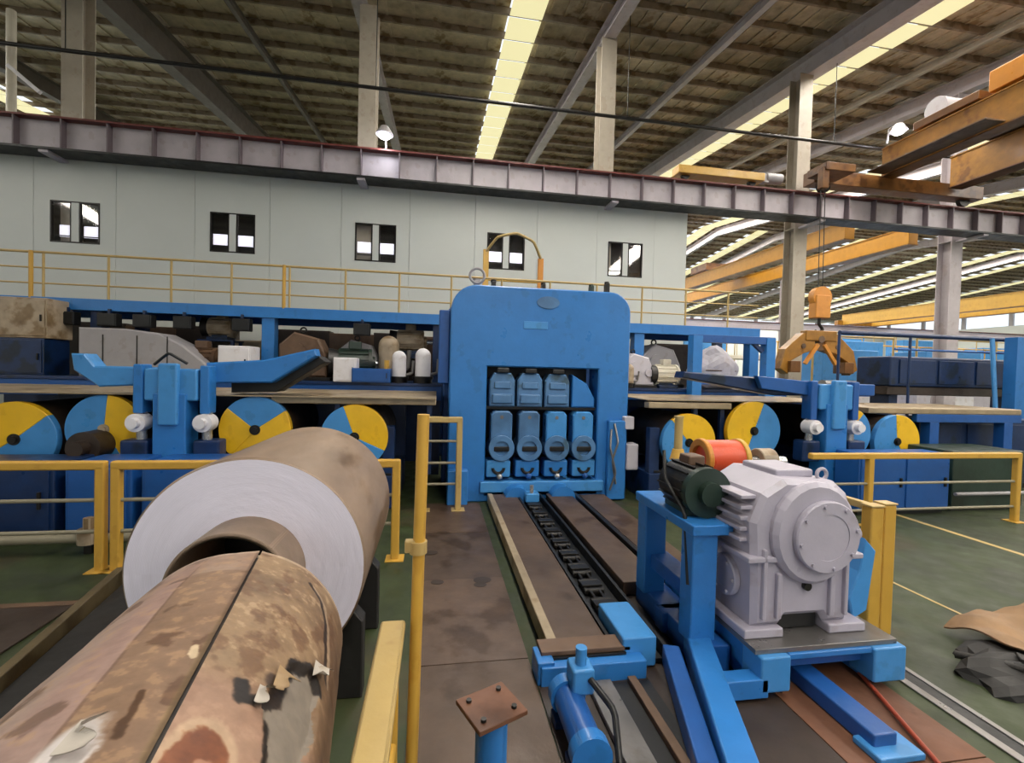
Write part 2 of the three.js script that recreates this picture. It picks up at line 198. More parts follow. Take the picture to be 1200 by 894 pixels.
{ // crane runway beam on brackets
  const o = thing('crane_runway_beam', 'long grey steel crane beam with stiffener ribs crossing in front of the office wall top', 'beam', [0, 6.9, -12.4]);
  part(o, 'web', [b2(-22, 34, 6.95, 7.65, -12.41, -12.39, 0)], M.beam); part(o, 'top_flange', [b2(-22, 34, 7.63, 7.67, -12.6, -12.2, 0.004)], M.railRed); part(o, 'bottom_flange', [b2(-22, 34, 6.9, 6.95, -12.7, -12.16, 0.004)], M.black); part(o, 'crane_rail', [b2(-22, 34, 7.67, 7.75, -12.44, -12.36, 0.01)], M.railRed);  // bottom flange is coloured black to draw the shade beneath the beam
  for (let x = -8.62 - 0.945 * 12; x < 34; x += 0.945) part(o, 'stiffener_rib', [b2(x - 0.014, x + 0.014, 6.95, 7.63, -12.39, -12.22, 0)], M.beamDark);
  for (const x of [-15.6, -8.95, -2, 4.75, 11.25, 17.2, 24]) part(o, 'bracket', [b2(x - 0.1, x + 0.1, 6.84, 6.9, -13.03, -12.2, 0.004)], M.beam);
  const q = thing('crane_runway_beam', 'distant crane beam of the far bay carrying the yellow cranes', 'beam', [0, 6.9, -36.3]);
  part(q, 'web', [b2(8, 60, 6.3, 6.9, -36.31, -36.29, 0)], M.beam); part(q, 'top_flange', [b2(8, 60, 6.9, 6.94, -36.5, -36.1, 0)], M.railRed); part(q, 'bottom_flange', [b2(8, 60, 6.26, 6.3, -36.5, -36.1, 0)], M.beamDark); part(q, 'bracket', [17.2, 30.5].map((x) => b2(x - 0.2, x + 0.2, 6.06, 6.26, -36.8, -36.1)), M.column);
}
{ // pale conduit at the window end of the hall
  const o = thing('conduit', 'pale upright conduit with a white bracket arm on the crane beam at the hall edge', 'pipe', [-10.0, 7.75, -12.5]); part(o, 'pipe', [cy(0.09, 2.5, 'y', -10, 9, -12.75, 14)], M.cream); part(o, 'bracket_arm', [bar([-9.95, 8.9, -12.6], [-9.3, 8.35, -12.6], 0.08)], M.white); part(o, 'clip', [b2(-10.1, -9.9, 7.67, 7.8, -12.8, -12.5)], M.cream);
}
// ================= CRANES =================
function girder(o, x, y0, y1, z0, z1, w, m, m2) {
  const g = part(o, 'girder', [b2(x - w / 2 + 0.03, x + w / 2 - 0.03, y0 + 0.03, y1 - 0.03, z0, z1, 0.01)], m); part(o, 'girder_flange', [b2(x - w / 2, x + w / 2, y0, y0 + 0.03, z0, z1, 0)], m2); part(o, 'girder_flange', [b2(x - w / 2, x + w / 2, y1 - 0.03, y1, z0, z1, 0)], m);
}
{
  const o = thing('bridge_crane', 'big orange-yellow bridge crane running on the near crane beam under the roof', 'crane', [12.8, 7.75, -12.4]);
  girder(o, 13.3, 8.25, 9.1, -12.1, 7, 0.45, M.orange, M.orangeDeep); girder(o, 15.8, 8.15, 9.1, -12.1, 7, 0.5, M.orange, M.rust);
  part(o, 'end_carriage', [b2(10.9, 17, 7.95, 8.35, -12.62, -12.18, 0.02)], M.orangeDeep);
  for (const x of [11.4, 16.5]) part(o, 'wheel', [cy(0.2, 0.12, 'z', x, 7.95, -12.4, 24)], M.darkSteel);
  each(o, 'trolley_rail', [b2(13.25, 13.35, 9.1, 9.18, -12, 7), b2(15.75, 15.85, 9.1, 9.18, -12, 7)], M.darkSteel);
  part(o, 'walkway_plate', [b2(12.5, 13.08, 8.3, 8.34, -12, -9)], M.brown);
  part(o, 'trolley', [b2(13.1, 16, 9.18, 9.4, -11.2, -9.6, 0.02)], M.orangeDeep); part(o, 'hoist_motor', [cy(0.3, 1.1, 'x', 14.0, 9.7, -10.9, 28), b2(14.4, 15.2, 9.4, 9.9, -11.1, -10)], M.grey); part(o, 'control_box', [b2(13.1, 13.7, 9.2, 9.7, -9.4, -8.2, 0.02)], M.orangePaint);
}
{
  const o = thing('bridge_crane', 'distant amber bridge crane in the far bay seen below the grey crane beam', 'crane', [15.5, 7, -25]);
  girder(o, 14.0, 6.98, 7.6, -36.2, -14, 0.45, M.amber, M.orange); girder(o, 16.6, 6.98, 7.6, -36.2, -14, 0.45, M.amber, M.orange); part(o, 'end_carriage', [b2(13.4, 17.2, 7.0, 7.4, -36.5, -36.1, 0.02)], M.orangeDeep); part(o, 'trolley', [b2(13.9, 16.7, 7.75, 8.1, -24, -22.5)], M.orangeDeep);
  const p = thing('bridge_crane', 'distant bright yellow bridge crane far beyond the second free-standing column', 'crane', [37, 7, -25]);
  girder(p, 36, 6.98, 7.9, -36.2, -20, 0.5, M.yellow, M.orange); girder(p, 39, 6.98, 7.9, -36.2, -20, 0.5, M.yellow, M.orange); part(p, 'end_carriage', [b2(35.3, 39.6, 7.0, 7.4, -36.5, -36.1, 0.02)], M.orange);
}
{
  const o = thing('rail_trolley', 'low yellow rail trolley standing on the crane beam beyond the second roof strip', 'trolley', [7.9, 7.75, -12.4]); part(o, 'body', [b2(6.6, 9.3, 7.85, 8.08, -12.6, -12.2, 0.02)], M.yellow); for (const x of [6.9, 9.0]) part(o, 'wheel', [cy(0.12, 0.1, 'z', x, 7.86, -12.4, 20)], M.darkSteel); part(o, 'motor', [cy(0.15, 0.5, 'x', 9.7, 8.02, -12.4, 20), b2(9.25, 9.5, 7.86, 8.1, -12.5, -12.3)], M.grey);
}
{ // orange hoist and coil tong in front of the free column
  const X = 10.72, Z = -11.6, o = thing('coil_tong', 'orange crane tong with spread claws hanging on ropes in front of the grey column', 'crane hook', [X, 3, Z]);
  part(o, 'trolley', [b2(X - 0.1, X + 0.85, 8.0, 8.22, Z - 0.55, Z + 0.15, 0.02), b2(X - 0.16, X + 0.06, 7.5, 8.1, Z - 0.1, Z + 0.1, 0.03)], M.orangeDeep);
  for (const s of [-1, 1]) part(o, 'rope', [rod([X + s * 0.07 - 0.05, 7.5, Z], [X + s * 0.07, 4.5, Z], 0.012, 8)], M.darkSteel);
  part(o, 'hook_block', [b2(X - 0.24, X + 0.24, 3.85, 4.5, Z - 0.14, Z + 0.14, 0.03), cy(0.3, 0.2, 'z', X, 4.45, Z, 24)], M.orangePaint); part(o, 'hook', [tube([[X, 3.95, Z], [X, 3.7, Z], [X + 0.12, 3.55, Z], [X, 3.42, Z], [X - 0.12, 3.5, Z]], 0.045, 24, 10)], M.darkSteel);
  part(o, 'cross_bar', [b2(X - 0.5, X + 0.5, 3.2, 3.5, Z - 0.12, Z + 0.12, 0.03)], M.orange);
  for (const s of [-1, 1]) part(o, 'claw', [ex([[0.2, 3.45], [0.55, 3.42], [1.1, 2.95], [1.25, 2.4], [1.0, 2.25], [0.92, 2.62], [0.5, 2.85], [0.15, 2.95]].map(([x, y]) => [X + s * x, y]), 0.3, Z + 0.09 + s * 0.0, 0.015)], M.orange);
  for (const s of [-1, 1]) part(o, 'grip_pad', [b2(X + s * 0.7, X + s * 1.02, 2.3, 2.62, Z - 0.2, Z + 0.2, 0.02)], M.orangeDeep); each(o, 'pivot', [cy(0.1, 0.26, 'z', X, 3.25, Z, 20), cy(0.07, 0.22, 'z', X - 0.55, 3.05, Z, 16), cy(0.07, 0.22, 'z', X + 0.55, 3.05, Z, 16)], M.brown); part(o, 'spreader_link', [bar([X - 0.1, 3.1, Z + 0.1], [X - 0.5, 2.55, Z + 0.1], 0.09), bar([X + 0.1, 3.1, Z + 0.1], [X + 0.5, 2.55, Z + 0.1], 0.09)], M.orangePaint);
}
// high bay lamps
function lamp(x, y, z, lab, pw) {
  const o = thing('flood_lamp', lab, 'lamp', [x, y, z]);
  part(o, 'reflector', [new THREE.LatheGeometry([[0.05, 0.22], [0.1, 0.2], [0.22, 0], [0.21, 0], [0.09, 0.19], [0.04, 0.2]].map((p) => new THREE.Vector2(...p)), 24).translate(x, y, z)], M.grey); part(o, 'lens', [new THREE.SphereGeometry(0.16, 20, 12).scale(1, 0.5, 1).translate(x, y - 0.02, z)], M.lampGlow); part(o, 'stem', [rod([x, y - 0.2, z - 0.35], [x, y + 0.2, z - 0.3], 0.025), rod([x, y + 0.2, z - 0.3], [x, y + 0.2, z], 0.02)], M.grey);
  const l = new THREE.PointLight(0xf4f6ff, pw); l.position.set(x, y - 0.16, z); l.castShadow = true; l.shadow.radius = 6; scene.add(l);
}
lamp(-1.42, 7.95, -12.05, 'glowing white lamp standing on the crane beam beside a pale column', 2.5); lamp(13.2, 9.45, -11.7, 'small glowing lamp on the orange crane girder', 3);

// ================= CATWALK =================
{
  const o = thing('catwalk', 'blue steel catwalk on posts running along the front of the office wall', 'walkway', [0, 0, -10.6]);
  for (const [x0, x1] of [[-14, 0.6], [3.2, 7.65]]) { part(o, 'edge_beam', [b2(x0, x1, 3.08, 3.3, -10.08, -10, 0.006)], M.blue); part(o, 'deck_plate', [b2(x0, x1, 3.24, 3.28, -11.6, -10.08, 0)], M.blueDeep); part(o, 'edge_beam', [b2(x0, x1, 3.06, 3.24, -11.6, -11.5)], M.blueDeep); }
  for (const x of [-13, -3.4, 4.6, 7.55]) part(o, 'post', [b2(x - 0.12, x + 0.12, x < -9 ? 0 : 1.84, 3.24, -10.3, -10.05)], M.blue); for (const x of [-6.5, 0.0, 3.5]) part(o, 'post', [b2(x - 0.1, x + 0.1, 1.84, 3.24, -10.3, -10.08)], M.navy); for (const x of [-13, -6.5, 0.2, 7.5]) part(o, 'post', [b2(x - 0.1, x + 0.1, 0, 3.1, -11.6, -11.4)], M.navy);
  const r = thing('guard_railing', 'long thin pale yellow guard railing on the blue catwalk against the office wall', 'railing', [0, 3.28, -10.05]);
  for (const y of [4.14, 3.85, 3.56]) part(r, 'rail', [rod([-14, y, -10.05], [7.6, y, -10.05], y > 4 ? 0.024 : 0.016)], M.yellowPale);
  for (let x = -13.9; x < 7.7; x += 1.09) part(r, 'post', [rod([x, 3.28, -10.05], [x, 4.14, -10.05], 0.022)], M.yellowPale);
  for (const x of [-7.55, -3.1]) part(r, 'gate_post', [rod([x, 3.28, -10.03], [x, 4.16, -10.03], 0.035)], M.yellow);
}
// ================= TENSION LEVELLER =================
{
  const o = thing('roller_leveller', 'big bright blue arched roller leveller stand at the head of the track', 'machine', [1.75, 0, -8]);
  const round = (x0, x1, y0, y1, rTL, rTR) => { const p = [[x0, y0], [x1, y0]]; for (let i = 0; i <= 8; i++) { const a = i / 8 * PI / 2; p.push([x1 - rTR + rTR * Math.cos(a), y1 - rTR + rTR * Math.sin(a)]); } for (let i = 0; i <= 8; i++) { const a = PI / 2 + i / 8 * PI / 2; p.push([x0 + rTL + rTL * Math.cos(a), y1 - rTL + rTL * Math.sin(a)]); } return p; };
  const hole = [[0.8, 0.32], [0.8, 2.2], [2.68, 2.2], [2.68, 0.32]];
  part(o, 'front_frame', [ex(round(0.2, 3.22, 0, 3.5, 0.42, 0.36), 0.5, -7.4, 0.02, [hole])], M.blue);
  part(o, 'rear_frame', [ex(round(0.12, 3.3, 0, 3.42, 0.4, 0.36), 0.5, -8.7, 0.02, [hole])], M.blueDeep);
  each(o, 'tie_beam', [b2(0.3, 3.1, 3.0, 3.38, -8.7, -7.9), b2(0.2, 0.6, 0, 0.5, -8.7, -7.9), b2(2.85, 3.2, 0, 0.5, -8.7, -7.9)], M.blueDeep);
  part(o, 'side_plate', [b2(0.02, 0.2, 1.9, 3.1, -8.6, -7.6, 0.02)], M.blueDeep); each(o, 'base_block', [b2(0.2, 0.52, 0, 0.55, -7.4, -7.22, 0.02), b2(2.85, 3.16, 0.02, 1.35, -7.4, -7.3, 0.02)], M.blue);
  part(o, 'shade_backing', [b2(0.78, 2.7, 0.3, 2.25, -8.15, -8.1, 0)], M.black, 'black sheet standing for shade behind the roll rows');  // black sheet put in for the shaded depth of the opening
  part(o, 'name_plate', [cy(0.1, 0.02, 'z', 0, 0, 0, 24).scale(1.9, 1, 1).translate(1.78, 3.27, -7.395)], M.blueGrey); part(o, 'cover_plate', [b2(1.38, 1.78, 2.83, 2.95, -7.41, -7.39, 0.004)], M.blueLight);
  for (const [x, h, w, m] of [[0.62, 0.12, 0.1, 'grey'], [0.9, 0.12, 0.07, 'darkSteel'], [1.75, 0.12, 0.06, 'darkSteel'], [2.6, 0.14, 0.06, 'darkGreen'], [2.88, 0.2, 0.06, 'darkSteel']]) { const f = part(o, 'fitting', [b2(x - w / 2, x + w / 2, 3.49, 3.49 + h, -7.75, -7.6, 0.01), cy(w * 0.7, 0.04, 'y', x, 3.5 + h, -7.68, 16)], M[m]); if (m === 'grey') part(f, 'hand_wheel', [new THREE.TorusGeometry(0.12, 0.022, 8, 20).translate(x, 3.68, -7.6)], M.grey); }
  // upper row: three housings with dark slots, a blue wedge at the end
  for (let i = 0; i < 4; i++) {
    const x = 1.06 + i * 0.46;
    if (i < 3) { const h = part(o, 'roll_housing', [ex([[x - 0.21, 1.55], [x + 0.21, 1.55], [x + 0.21, 1.98], [x + 0.14, 2.1], [x - 0.14, 2.1], [x - 0.21, 1.98]], 0.3, -7.42, 0.02)], M.blueGrey); part(h, 'slot', [b2(x - 0.1, x + 0.1, 2.1, 2.18, -7.44, -7.36, 0.02)], M.black); part(h, 'bearing_cap', [b2(x - 0.17, x + 0.17, 1.6, 1.76, -7.44, -7.38, 0.04), b2(x - 0.14, x + 0.14, 1.84, 1.96, -7.44, -7.39, 0.04)], M.blueGrey); part(h, 'bolt', [cy(0.025, 0.03, 'z', x + 0.08, 1.99, -7.44, 10), cy(0.025, 0.03, 'z', x - 0.08, 1.99, -7.44, 10)], M.steel); }
    else part(o, 'roll_housing', [ex([[2.24, 1.55], [2.64, 1.55], [2.64, 1.7], [2.5, 1.95], [2.24, 2.1]], 0.25, -7.45, 0.02)], M.blue);
    // work roll row
    const y = 1.2, k = part(o, 'roll_chock', [ex([[x - 0.175, 0.96], [x + 0.175, 0.96], [x + 0.175, 1.42], [x + 0.12, 1.48], [x - 0.12, 1.48], [x - 0.175, 1.42]], 0.3, -7.4, 0.02)], i < 2 ? M.blueGrey : M.blueLight); part(k, 'bolt', [cy(0.03, 0.03, 'z', x, 1.38, -7.41, 10)], M.steel);
    part(o, 'work_roll', [cy(0.2, 0.5, 'z', x, 0.86, -7.62, 32)], M.blueGrey); part(o, 'roll_end', [ringG(0.21, 0.12, 0.05, 'z', x, 0.88, -7.36, 28)], M.blueGrey); part(o, 'roll_slot', [b2(x - 0.13, x + 0.13, 0.83, 0.91, -7.36, -7.33, 0.02)], M.black);
  }
  part(o, 'spacer_bar', [b2(0.8, 2.68, 1.5, 1.55, -7.6, -7.5, 0.005)], M.black);
  for (let i = 0; i < 4; i++) { const x = 1.02 + i * 0.48, c = part(o, 'lower_chock', [b2(x - 0.2, x + 0.2, 0.4, 0.68, -7.7, -7.38, 0.03)], i === 1 || i === 2 ? M.blue : M.blueLight); part(c, 'clamp', [new THREE.TorusGeometry(0.09, 0.025, 8, 18, PI).rotateZ(PI).translate(x, 0.56, -7.37)], M.darkSteel); part(c, 'knob', [new THREE.SphereGeometry(0.05, 14, 10).translate(x + 0.02, 0.42, -7.36)], i % 2 ? M.blueDeep : M.brightSteel); }
  part(o, 'bottom_beam', [b2(0.72, 2.8, 0.16, 0.34, -7.7, -7.33, 0.02)], M.blueLight); part(o, 'bottom_slot', [b2(0.8, 2.7, 0.1, 0.16, -7.6, -7.4, 0)], M.black); for (const x of [1.3, 2.05]) part(o, 'cylinder_cap', [cy(0.2, 0.4, 'z', x, 0.1, -7.3, 28)], M.blue);
  part(o, 'hose', [tube([[2.95, 1.3, -7.3], [2.98, 1.0, -7.2], [2.9, 0.7, -7.22], [2.98, 0.3, -7.25]], 0.018, 24, 8), tube([[2.9, 1.2, -7.3], [2.86, 0.9, -7.22], [2.95, 0.5, -7.2], [2.88, 0.2, -7.25]], 0.018, 24, 8)], M.steel); each(o, 'valve_block', [b2(3.12, 3.3, 1.2, 1.42, -7.5, -7.3, 0.02), b2(3.2, 3.42, 0.5, 0.95, -7.6, -7.35, 0.03)], M.greyPaint);
}
// ================= STEEL STRIP AND BRIDLES =================
{
  const stripShape = (x0, x1, zf0, zf1) => { const s = new THREE.Shape([new THREE.Vector2(x0, -zf0), new THREE.Vector2(x1, -zf1), new THREE.Vector2(x1, 9.3), new THREE.Vector2(x0, 9.3)]); return new THREE.ExtrudeGeometry(s, { depth: 0.015, bevelEnabled: false }).rotateX(-PI / 2); };
  single('steel_strip', 'wide tan steel strip entering the blue leveller over the entry rolls', 'steel strip', [b2(-14, 0.0, 1.68, 1.695, -9.2, -7.0, 0)], M.tanSteel);
  single('steel_strip', 'wide tan steel strip leaving the blue leveller over the exit rolls', 'steel strip', [b2(3.45, 7.6, 1.705, 1.72, -9.2, -7.15, 0)], M.tanSteel);
  for (const [x0, x1, l] of [[-2.35, 0.0, 'tan guide table edge under the strip before the leveller'], [3.45, 4.95, 'tan guide table edge under the strip past the leveller']]) { const t = thing('strip_table', l, 'table', [(x0 + x1) / 2, 0, -7.2]); part(t, 'edge_bar', [b2(x0, x1, 1.58, 1.68, -7.28, -7.1, 0.015)], M.tanSteel); for (const x of [x0 + 0.9, x1 - 0.1]) part(t, 'leg', [b2(x - 0.04, x + 0.04, 0.5, 1.58, -7.28, -7.2)], M.navy); }
  const rolls = [
    [-5.5, 1.06, 0.5, [[40, 215, 'y'], [215, 400, 'b']], 'low entry roll end, yellow over blue, farthest from the leveller'], [-4.45, 1.2, 0.47, [[85, 300, 'b'], [-60, 85, 'y']], 'raised entry roll end, blue and yellow with a brown coupling, beside the T post'],
    [-2.54, 1.2, 0.48, [[140, 230, 'y'], [35, 140, 'b'], [230, 395, 'y']], 'raised entry roll end, mostly blue with a yellow side, just past the blue T post'], [-1.18, 1.1, 0.48, [[110, 240, 'b'], [-25, 110, 'y'], [240, 335, 'b']], 'low entry roll end, mostly yellow, next to the leveller'],
    [4.16, 1.02, 0.48, [[130, 250, 'b'], [-30, 130, 'y'], [250, 330, 'b']], 'low exit roll end, yellow with a blue slice, next to the leveller'], [5.35, 1.22, 0.5, [[70, 250, 'y'], [-110, 70, 'b']], 'raised exit roll end, yellow and blue, above the red-orange guard'],
    [7.2, 1.18, 0.46, [[50, 230, 'y'], [-130, 50, 'b']], 'raised exit roll end just past the second blue T post'], [8.22, 1.04, 0.48, [[95, 250, 'b'], [-60, 95, 'y'], [250, 300, 'b']], 'low exit roll end, blue and yellow, under the tan exit table']];
  rolls.forEach(([x, y, r, sec, lab], i) => {
    const o = thing('bridle_roll', lab, 'roller', [x, y, -7.8]);
    part(o, 'roll_body', [cy(r - 0.02, 1.55, 'z', x, y, -7.93, 48)], M.brownDark);
    sec.forEach(([a, b, c]) => { const A = a * PI / 180, B = b * PI / 180, n = Math.max(6, Math.round((b - a) / 8)), p = []; for (let k = 0; k <= n; k++) { const t = A + (B - A) * k / n; p.push([x + r * Math.cos(t), y + r * Math.sin(t)]); } for (let k = n; k >= 0; k--) { const t = A + (B - A) * k / n; p.push([x + r * 0.14 * Math.cos(t), y + r * 0.14 * Math.sin(t)]); } part(o, 'painted_sector', [ex(p, 0.1, -7.05, 0.006)], c === 'y' ? M.yellowDisc : M.blueLight, c === 'y' ? 'yellow sector' : 'blue sector'); });
    part(o, 'hub', [cy(r * 0.15, 0.12, 'z', x, y, -7.1, 28), cy(r * 0.09, 0.14, 'z', x, y, -7.08, 20)], i === 1 ? M.beige : M.darkSteel);
    if (i === 1) part(o, 'drive_coupling', [cy(0.2, 0.3, 'z', x - 0.05, y - 0.2, -6.9, 28), cy(0.1, 0.4, 'z', x - 0.05, y - 0.2, -6.8, 20)], M.brownDark);
  });
  // frames that carry the rolls
  for (const [x0, x1, l] of [[-6.2, -0.55, 'dark navy base frame under the entry rolls, behind the yellow fence'], [3.5, 8.9, 'dark navy base frame under the exit rolls, behind the gearbox']]) {
    const o = thing('roll_base_frame', l, 'machine base', [(x0 + x1) / 2, 0, -7.9]);
    part(o, 'bed', [b2(x0, x1, 0, 0.5, -8.8, -7.12, 0.02)], M.navy); part(o, 'back_plate', [b2(x0, x1, 0.5, 1.62, -8.85, -8.75, 0.01)], M.navy); for (let x = x0 + 0.1; x < x1; x += 1.8) part(o, 'bearing_stand', [b2(x - 0.09, x + 0.09, 0.5, 1.25, -7.3, -7.15, 0.01)], M.navy);
    part(o, 'drip_tray', [b2(x0 + 0.1, x1 - 0.1, 0.5, 0.54, -7.3, -7.14, 0.005)], M.darkSteel);
  }
}
// blue T posts between the rolls
function tPost(X, lab, dark) {
  const o = thing('hydraulic_post', lab, 'machine post', [X, 0, -6.85]), z = -6.85, mB = dark ? M.blueDeep : M.blue;
  part(o, 'post', [b2(X - 0.2, X + 0.2, 0, 1.72, z - 0.2, z + 0.15, 0.02)], M.blue); part(o, 'head_block', [b2(X - 0.32, X + 0.32, 1.62, 2.05, z - 0.22, z + 0.12, 0.03), b2(X - 0.12, X + 0.12, 1.3, 2.12, z + 0.1, z + 0.2, 0.03)], M.blueLight);
  for (const s of [-1, 1]) { part(o, 'clevis', [b2(X + s * 0.34, X + s * 0.46, 1.45, 2.1, z - 0.12, z + 0.1, 0.02)], mB); part(o, 'cylinder', [cy(0.06, 0.4, 'y', X + s * 0.4, 1.3, z, 16)], M.brightSteel); part(o, 'shaft_end', [cy(0.12, 0.2, 'z', X + s * 0.4, 1.33, z + 0.05, 24), cy(0.07, 0.3, 'z', X + s * 0.4, 1.33, z + 0.08, 20)], M.white, 'bright white shaft end'); part(o, 'bearing_box', [b2(X + s * 0.27, X + s * 0.6, 0.75, 1.1, z - 0.12, z + 0.12, 0.03)], M.navy); }
  return o;
}
{
  const o = tPost(-3.47, 'bright blue hydraulic T post with swing arms between the entry rolls'), z = -6.95;
  part(o, 'swing_arm', [ex([[-4.75, 2.0], [-4.45, 1.78], [-3.78, 1.82], [-3.78, 2.06], [-4.5, 2.06], [-4.62, 2.22], [-4.78, 2.22]], 0.25, z, 0.02)], M.blueLight); part(o, 'swing_arm', [ex([[-3.14, 1.86], [-2.3, 1.88], [-1.7, 2.28], [-1.72, 2.38], [-2.4, 2.2], [-3.14, 2.14]], 0.25, z, 0.02)], M.blue); part(o, 'painted_arm_shade', [ex([[-2.9, 1.72], [-2.3, 1.74], [-1.62, 2.2], [-1.72, 2.28], [-2.35, 1.88], [-2.9, 1.86]], 0.4, z - 0.2, 0.01)], M.rubber); part(o, 'hose', [tube([[-3.7, 2.1, -6.8], [-3.5, 2.25, -6.75], [-3.3, 2.12, -6.8]], 0.02, 16, 8)], M.black);  // black plate below the arm is painted shade for its underside
  const q = tPost(6.62, 'deeper blue hydraulic T post with swing arms between the exit rolls', 1);
  part(q, 'swing_arm', [ex([[3.95, 2.1], [3.98, 2.2], [5.2, 2.14], [6.3, 2.06], [6.3, 1.84], [5.6, 1.84]], 0.3, z, 0.02)], M.navy, 'dark navy sloping arm'); part(q, 'swing_arm', [ex([[5.3, 1.95], [6.3, 1.84], [6.3, 2.08], [5.2, 2.16]], 0.1, z + 0.12, 0.01)], M.blueDeep); part(q, 'swing_arm', [b2(6.95, 7.6, 1.86, 2.06, z - 0.25, z, 0.02)], M.blueDeep);
}
// ================= MACHINES BEHIND THE LINE =================
for (const [x0, x1, l] of [[-8.6, 0.1, 'long dark blue machine bed under the motors below the catwalk, entry side'], [3.4, 7.9, 'dark blue machine bed under the motors below the catwalk, exit side']]) {
  const o = thing('machine_bed', l, 'machine base', [(x0 + x1) / 2, 0, -9.8]); part(o, 'top_plate', [b2(x0, x1, 1.78, 1.84, -11.0, -9.35, 0.006)], M.navy); part(o, 'side_beam', [b2(x0, x1, 1.5, 1.78, -9.45, -9.38)], M.blueDeep); for (let x = x0 + 0.2; x < x1; x += 2.1) part(o, 'leg', [b2(x - 0.08, x + 0.08, 0, 1.5, -9.55, -9.39)], M.navy); part(o, 'kick_plate', [b2(x0, x1, 0, 1.5, -10.9, -10.8, 0)], M.navy);
}
function motor(m, foot = M.navy) {                             // axis along x, base at the origin, 0.6 long
  const o = thing('electric_motor', 'x', 'motor', [0, 0, 0]); scene.remove(o);
  part(o, 'body', [cy(0.19, 0.42, 'x', 0, 0.27, 0, 28), ...Array.from({ length: 14 }, (_, i) => bx(0.4, 0.03, 0.008, 0, 0.195, 0, 0).translate(0, 0.0, 0).rotateX(i / 14 * 2 * PI).translate(0, 0.27, 0))], m); part(o, 'end_bell', [cy(0.21, 0.05, 'x', 0.23, 0.27, 0, 28), cy(0.1, 0.05, 'x', 0.28, 0.27, 0, 20)], m); part(o, 'fan_cover', [cy(0.2, 0.14, 'x', -0.27, 0.27, 0, 28, 0.18)], M.darkSteel); part(o, 'shaft', [cy(0.04, 0.14, 'x', 0.35, 0.27, 0, 14)], M.brightSteel); part(o, 'terminal_box', [bx(0.18, 0.12, 0.16, 0.02, 0.52, 0, 0.015)], m); part(o, 'foot', [bx(0.4, 0.06, 0.42, 0, 0.03, 0, 0.01), bx(0.3, 0.06, 0.2, 0, 0.08, 0, 0.01)], foot); return o;
}
function reducer(m) { const o = thing('gear_reducer', 'x', 'gearbox', [0, 0, 0]); scene.remove(o); part(o, 'housing', [ex([[-0.32, 0.05], [0.32, 0.05], [0.32, 0.35], [0.2, 0.6], [-0.12, 0.68], [-0.32, 0.5]], 0.42, 0.21, 0.025)], m); part(o, 'bearing_cover', [cy(0.14, 0.06, 'z', -0.08, 0.38, 0.22, 24)], m); part(o, 'bearing_cover', [cy(0.08, 0.06, 'z', 0.2, 0.3, 0.22, 20)], m); part(o, 'foot', [bx(0.76, 0.05, 0.46, 0, 0.025, 0, 0.008)], M.darkSteel); part(o, 'lifting_eye', [new THREE.TorusGeometry(0.04, 0.012, 8, 16).translate(-0.05, 0.72, 0)], M.darkSteel); return o; }
function cabinet(m, w, h, d) { const o = thing('control_cabinet', 'x', 'cabinet', [0, 0, 0]); scene.remove(o); part(o, 'body', [bx(w, h, d, 0, h / 2, 0, 0.015)], m); const dr = part(o, 'door', [bx(w - 0.06, h - 0.08, 0.02, 0, h / 2, d / 2 + 0.008, 0.006)], m); part(dr, 'handle', [bx(0.02, 0.12, 0.03, w / 2 - 0.08, h / 2, d / 2 + 0.03, 0.005)], M.darkSteel); return o; }
function pump(m) { const o = thing('hydraulic_pump', 'x', 'pump', [0, 0, 0]); scene.remove(o); part(o, 'body', [cy(0.14, 0.4, 'y', 0, 0.3, 0, 24)], m); part(o, 'dome', [new THREE.SphereGeometry(0.14, 20, 10, 0, 2 * PI, 0, PI / 2).translate(0, 0.5, 0)], m); part(o, 'flange', [cy(0.19, 0.05, 'y', 0, 0.1, 0, 24), cy(0.17, 0.1, 'y', 0, 0.05, 0, 24)], M.darkSteel); part(o, 'pipe', [tube([[0.1, 0.15, 0], [0.26, 0.2, 0], [0.28, 0.45, 0.02]], 0.03, 14, 10)], M.steel); return o; }
function hangBox() { const o = thing('junction_box', 'x', 'box', [0, 0, 0]); scene.remove(o); part(o, 'body', [bx(0.34, 0.26, 0.2, 0, -0.2, 0, 0.015)], M.black); part(o, 'lid', [bx(0.3, 0.22, 0.02, 0, -0.2, 0.105, 0.006)], M.black); part(o, 'hanger', [bx(0.05, 0.12, 0.05, 0, -0.04, 0, 0.004)], M.navy); return o; }
for (const k of Object.keys(used)) if (['electric_motor', 'gear_reducer', 'control_cabinet', 'hydraulic_pump', 'junction_box'].includes(k)) delete used[k];
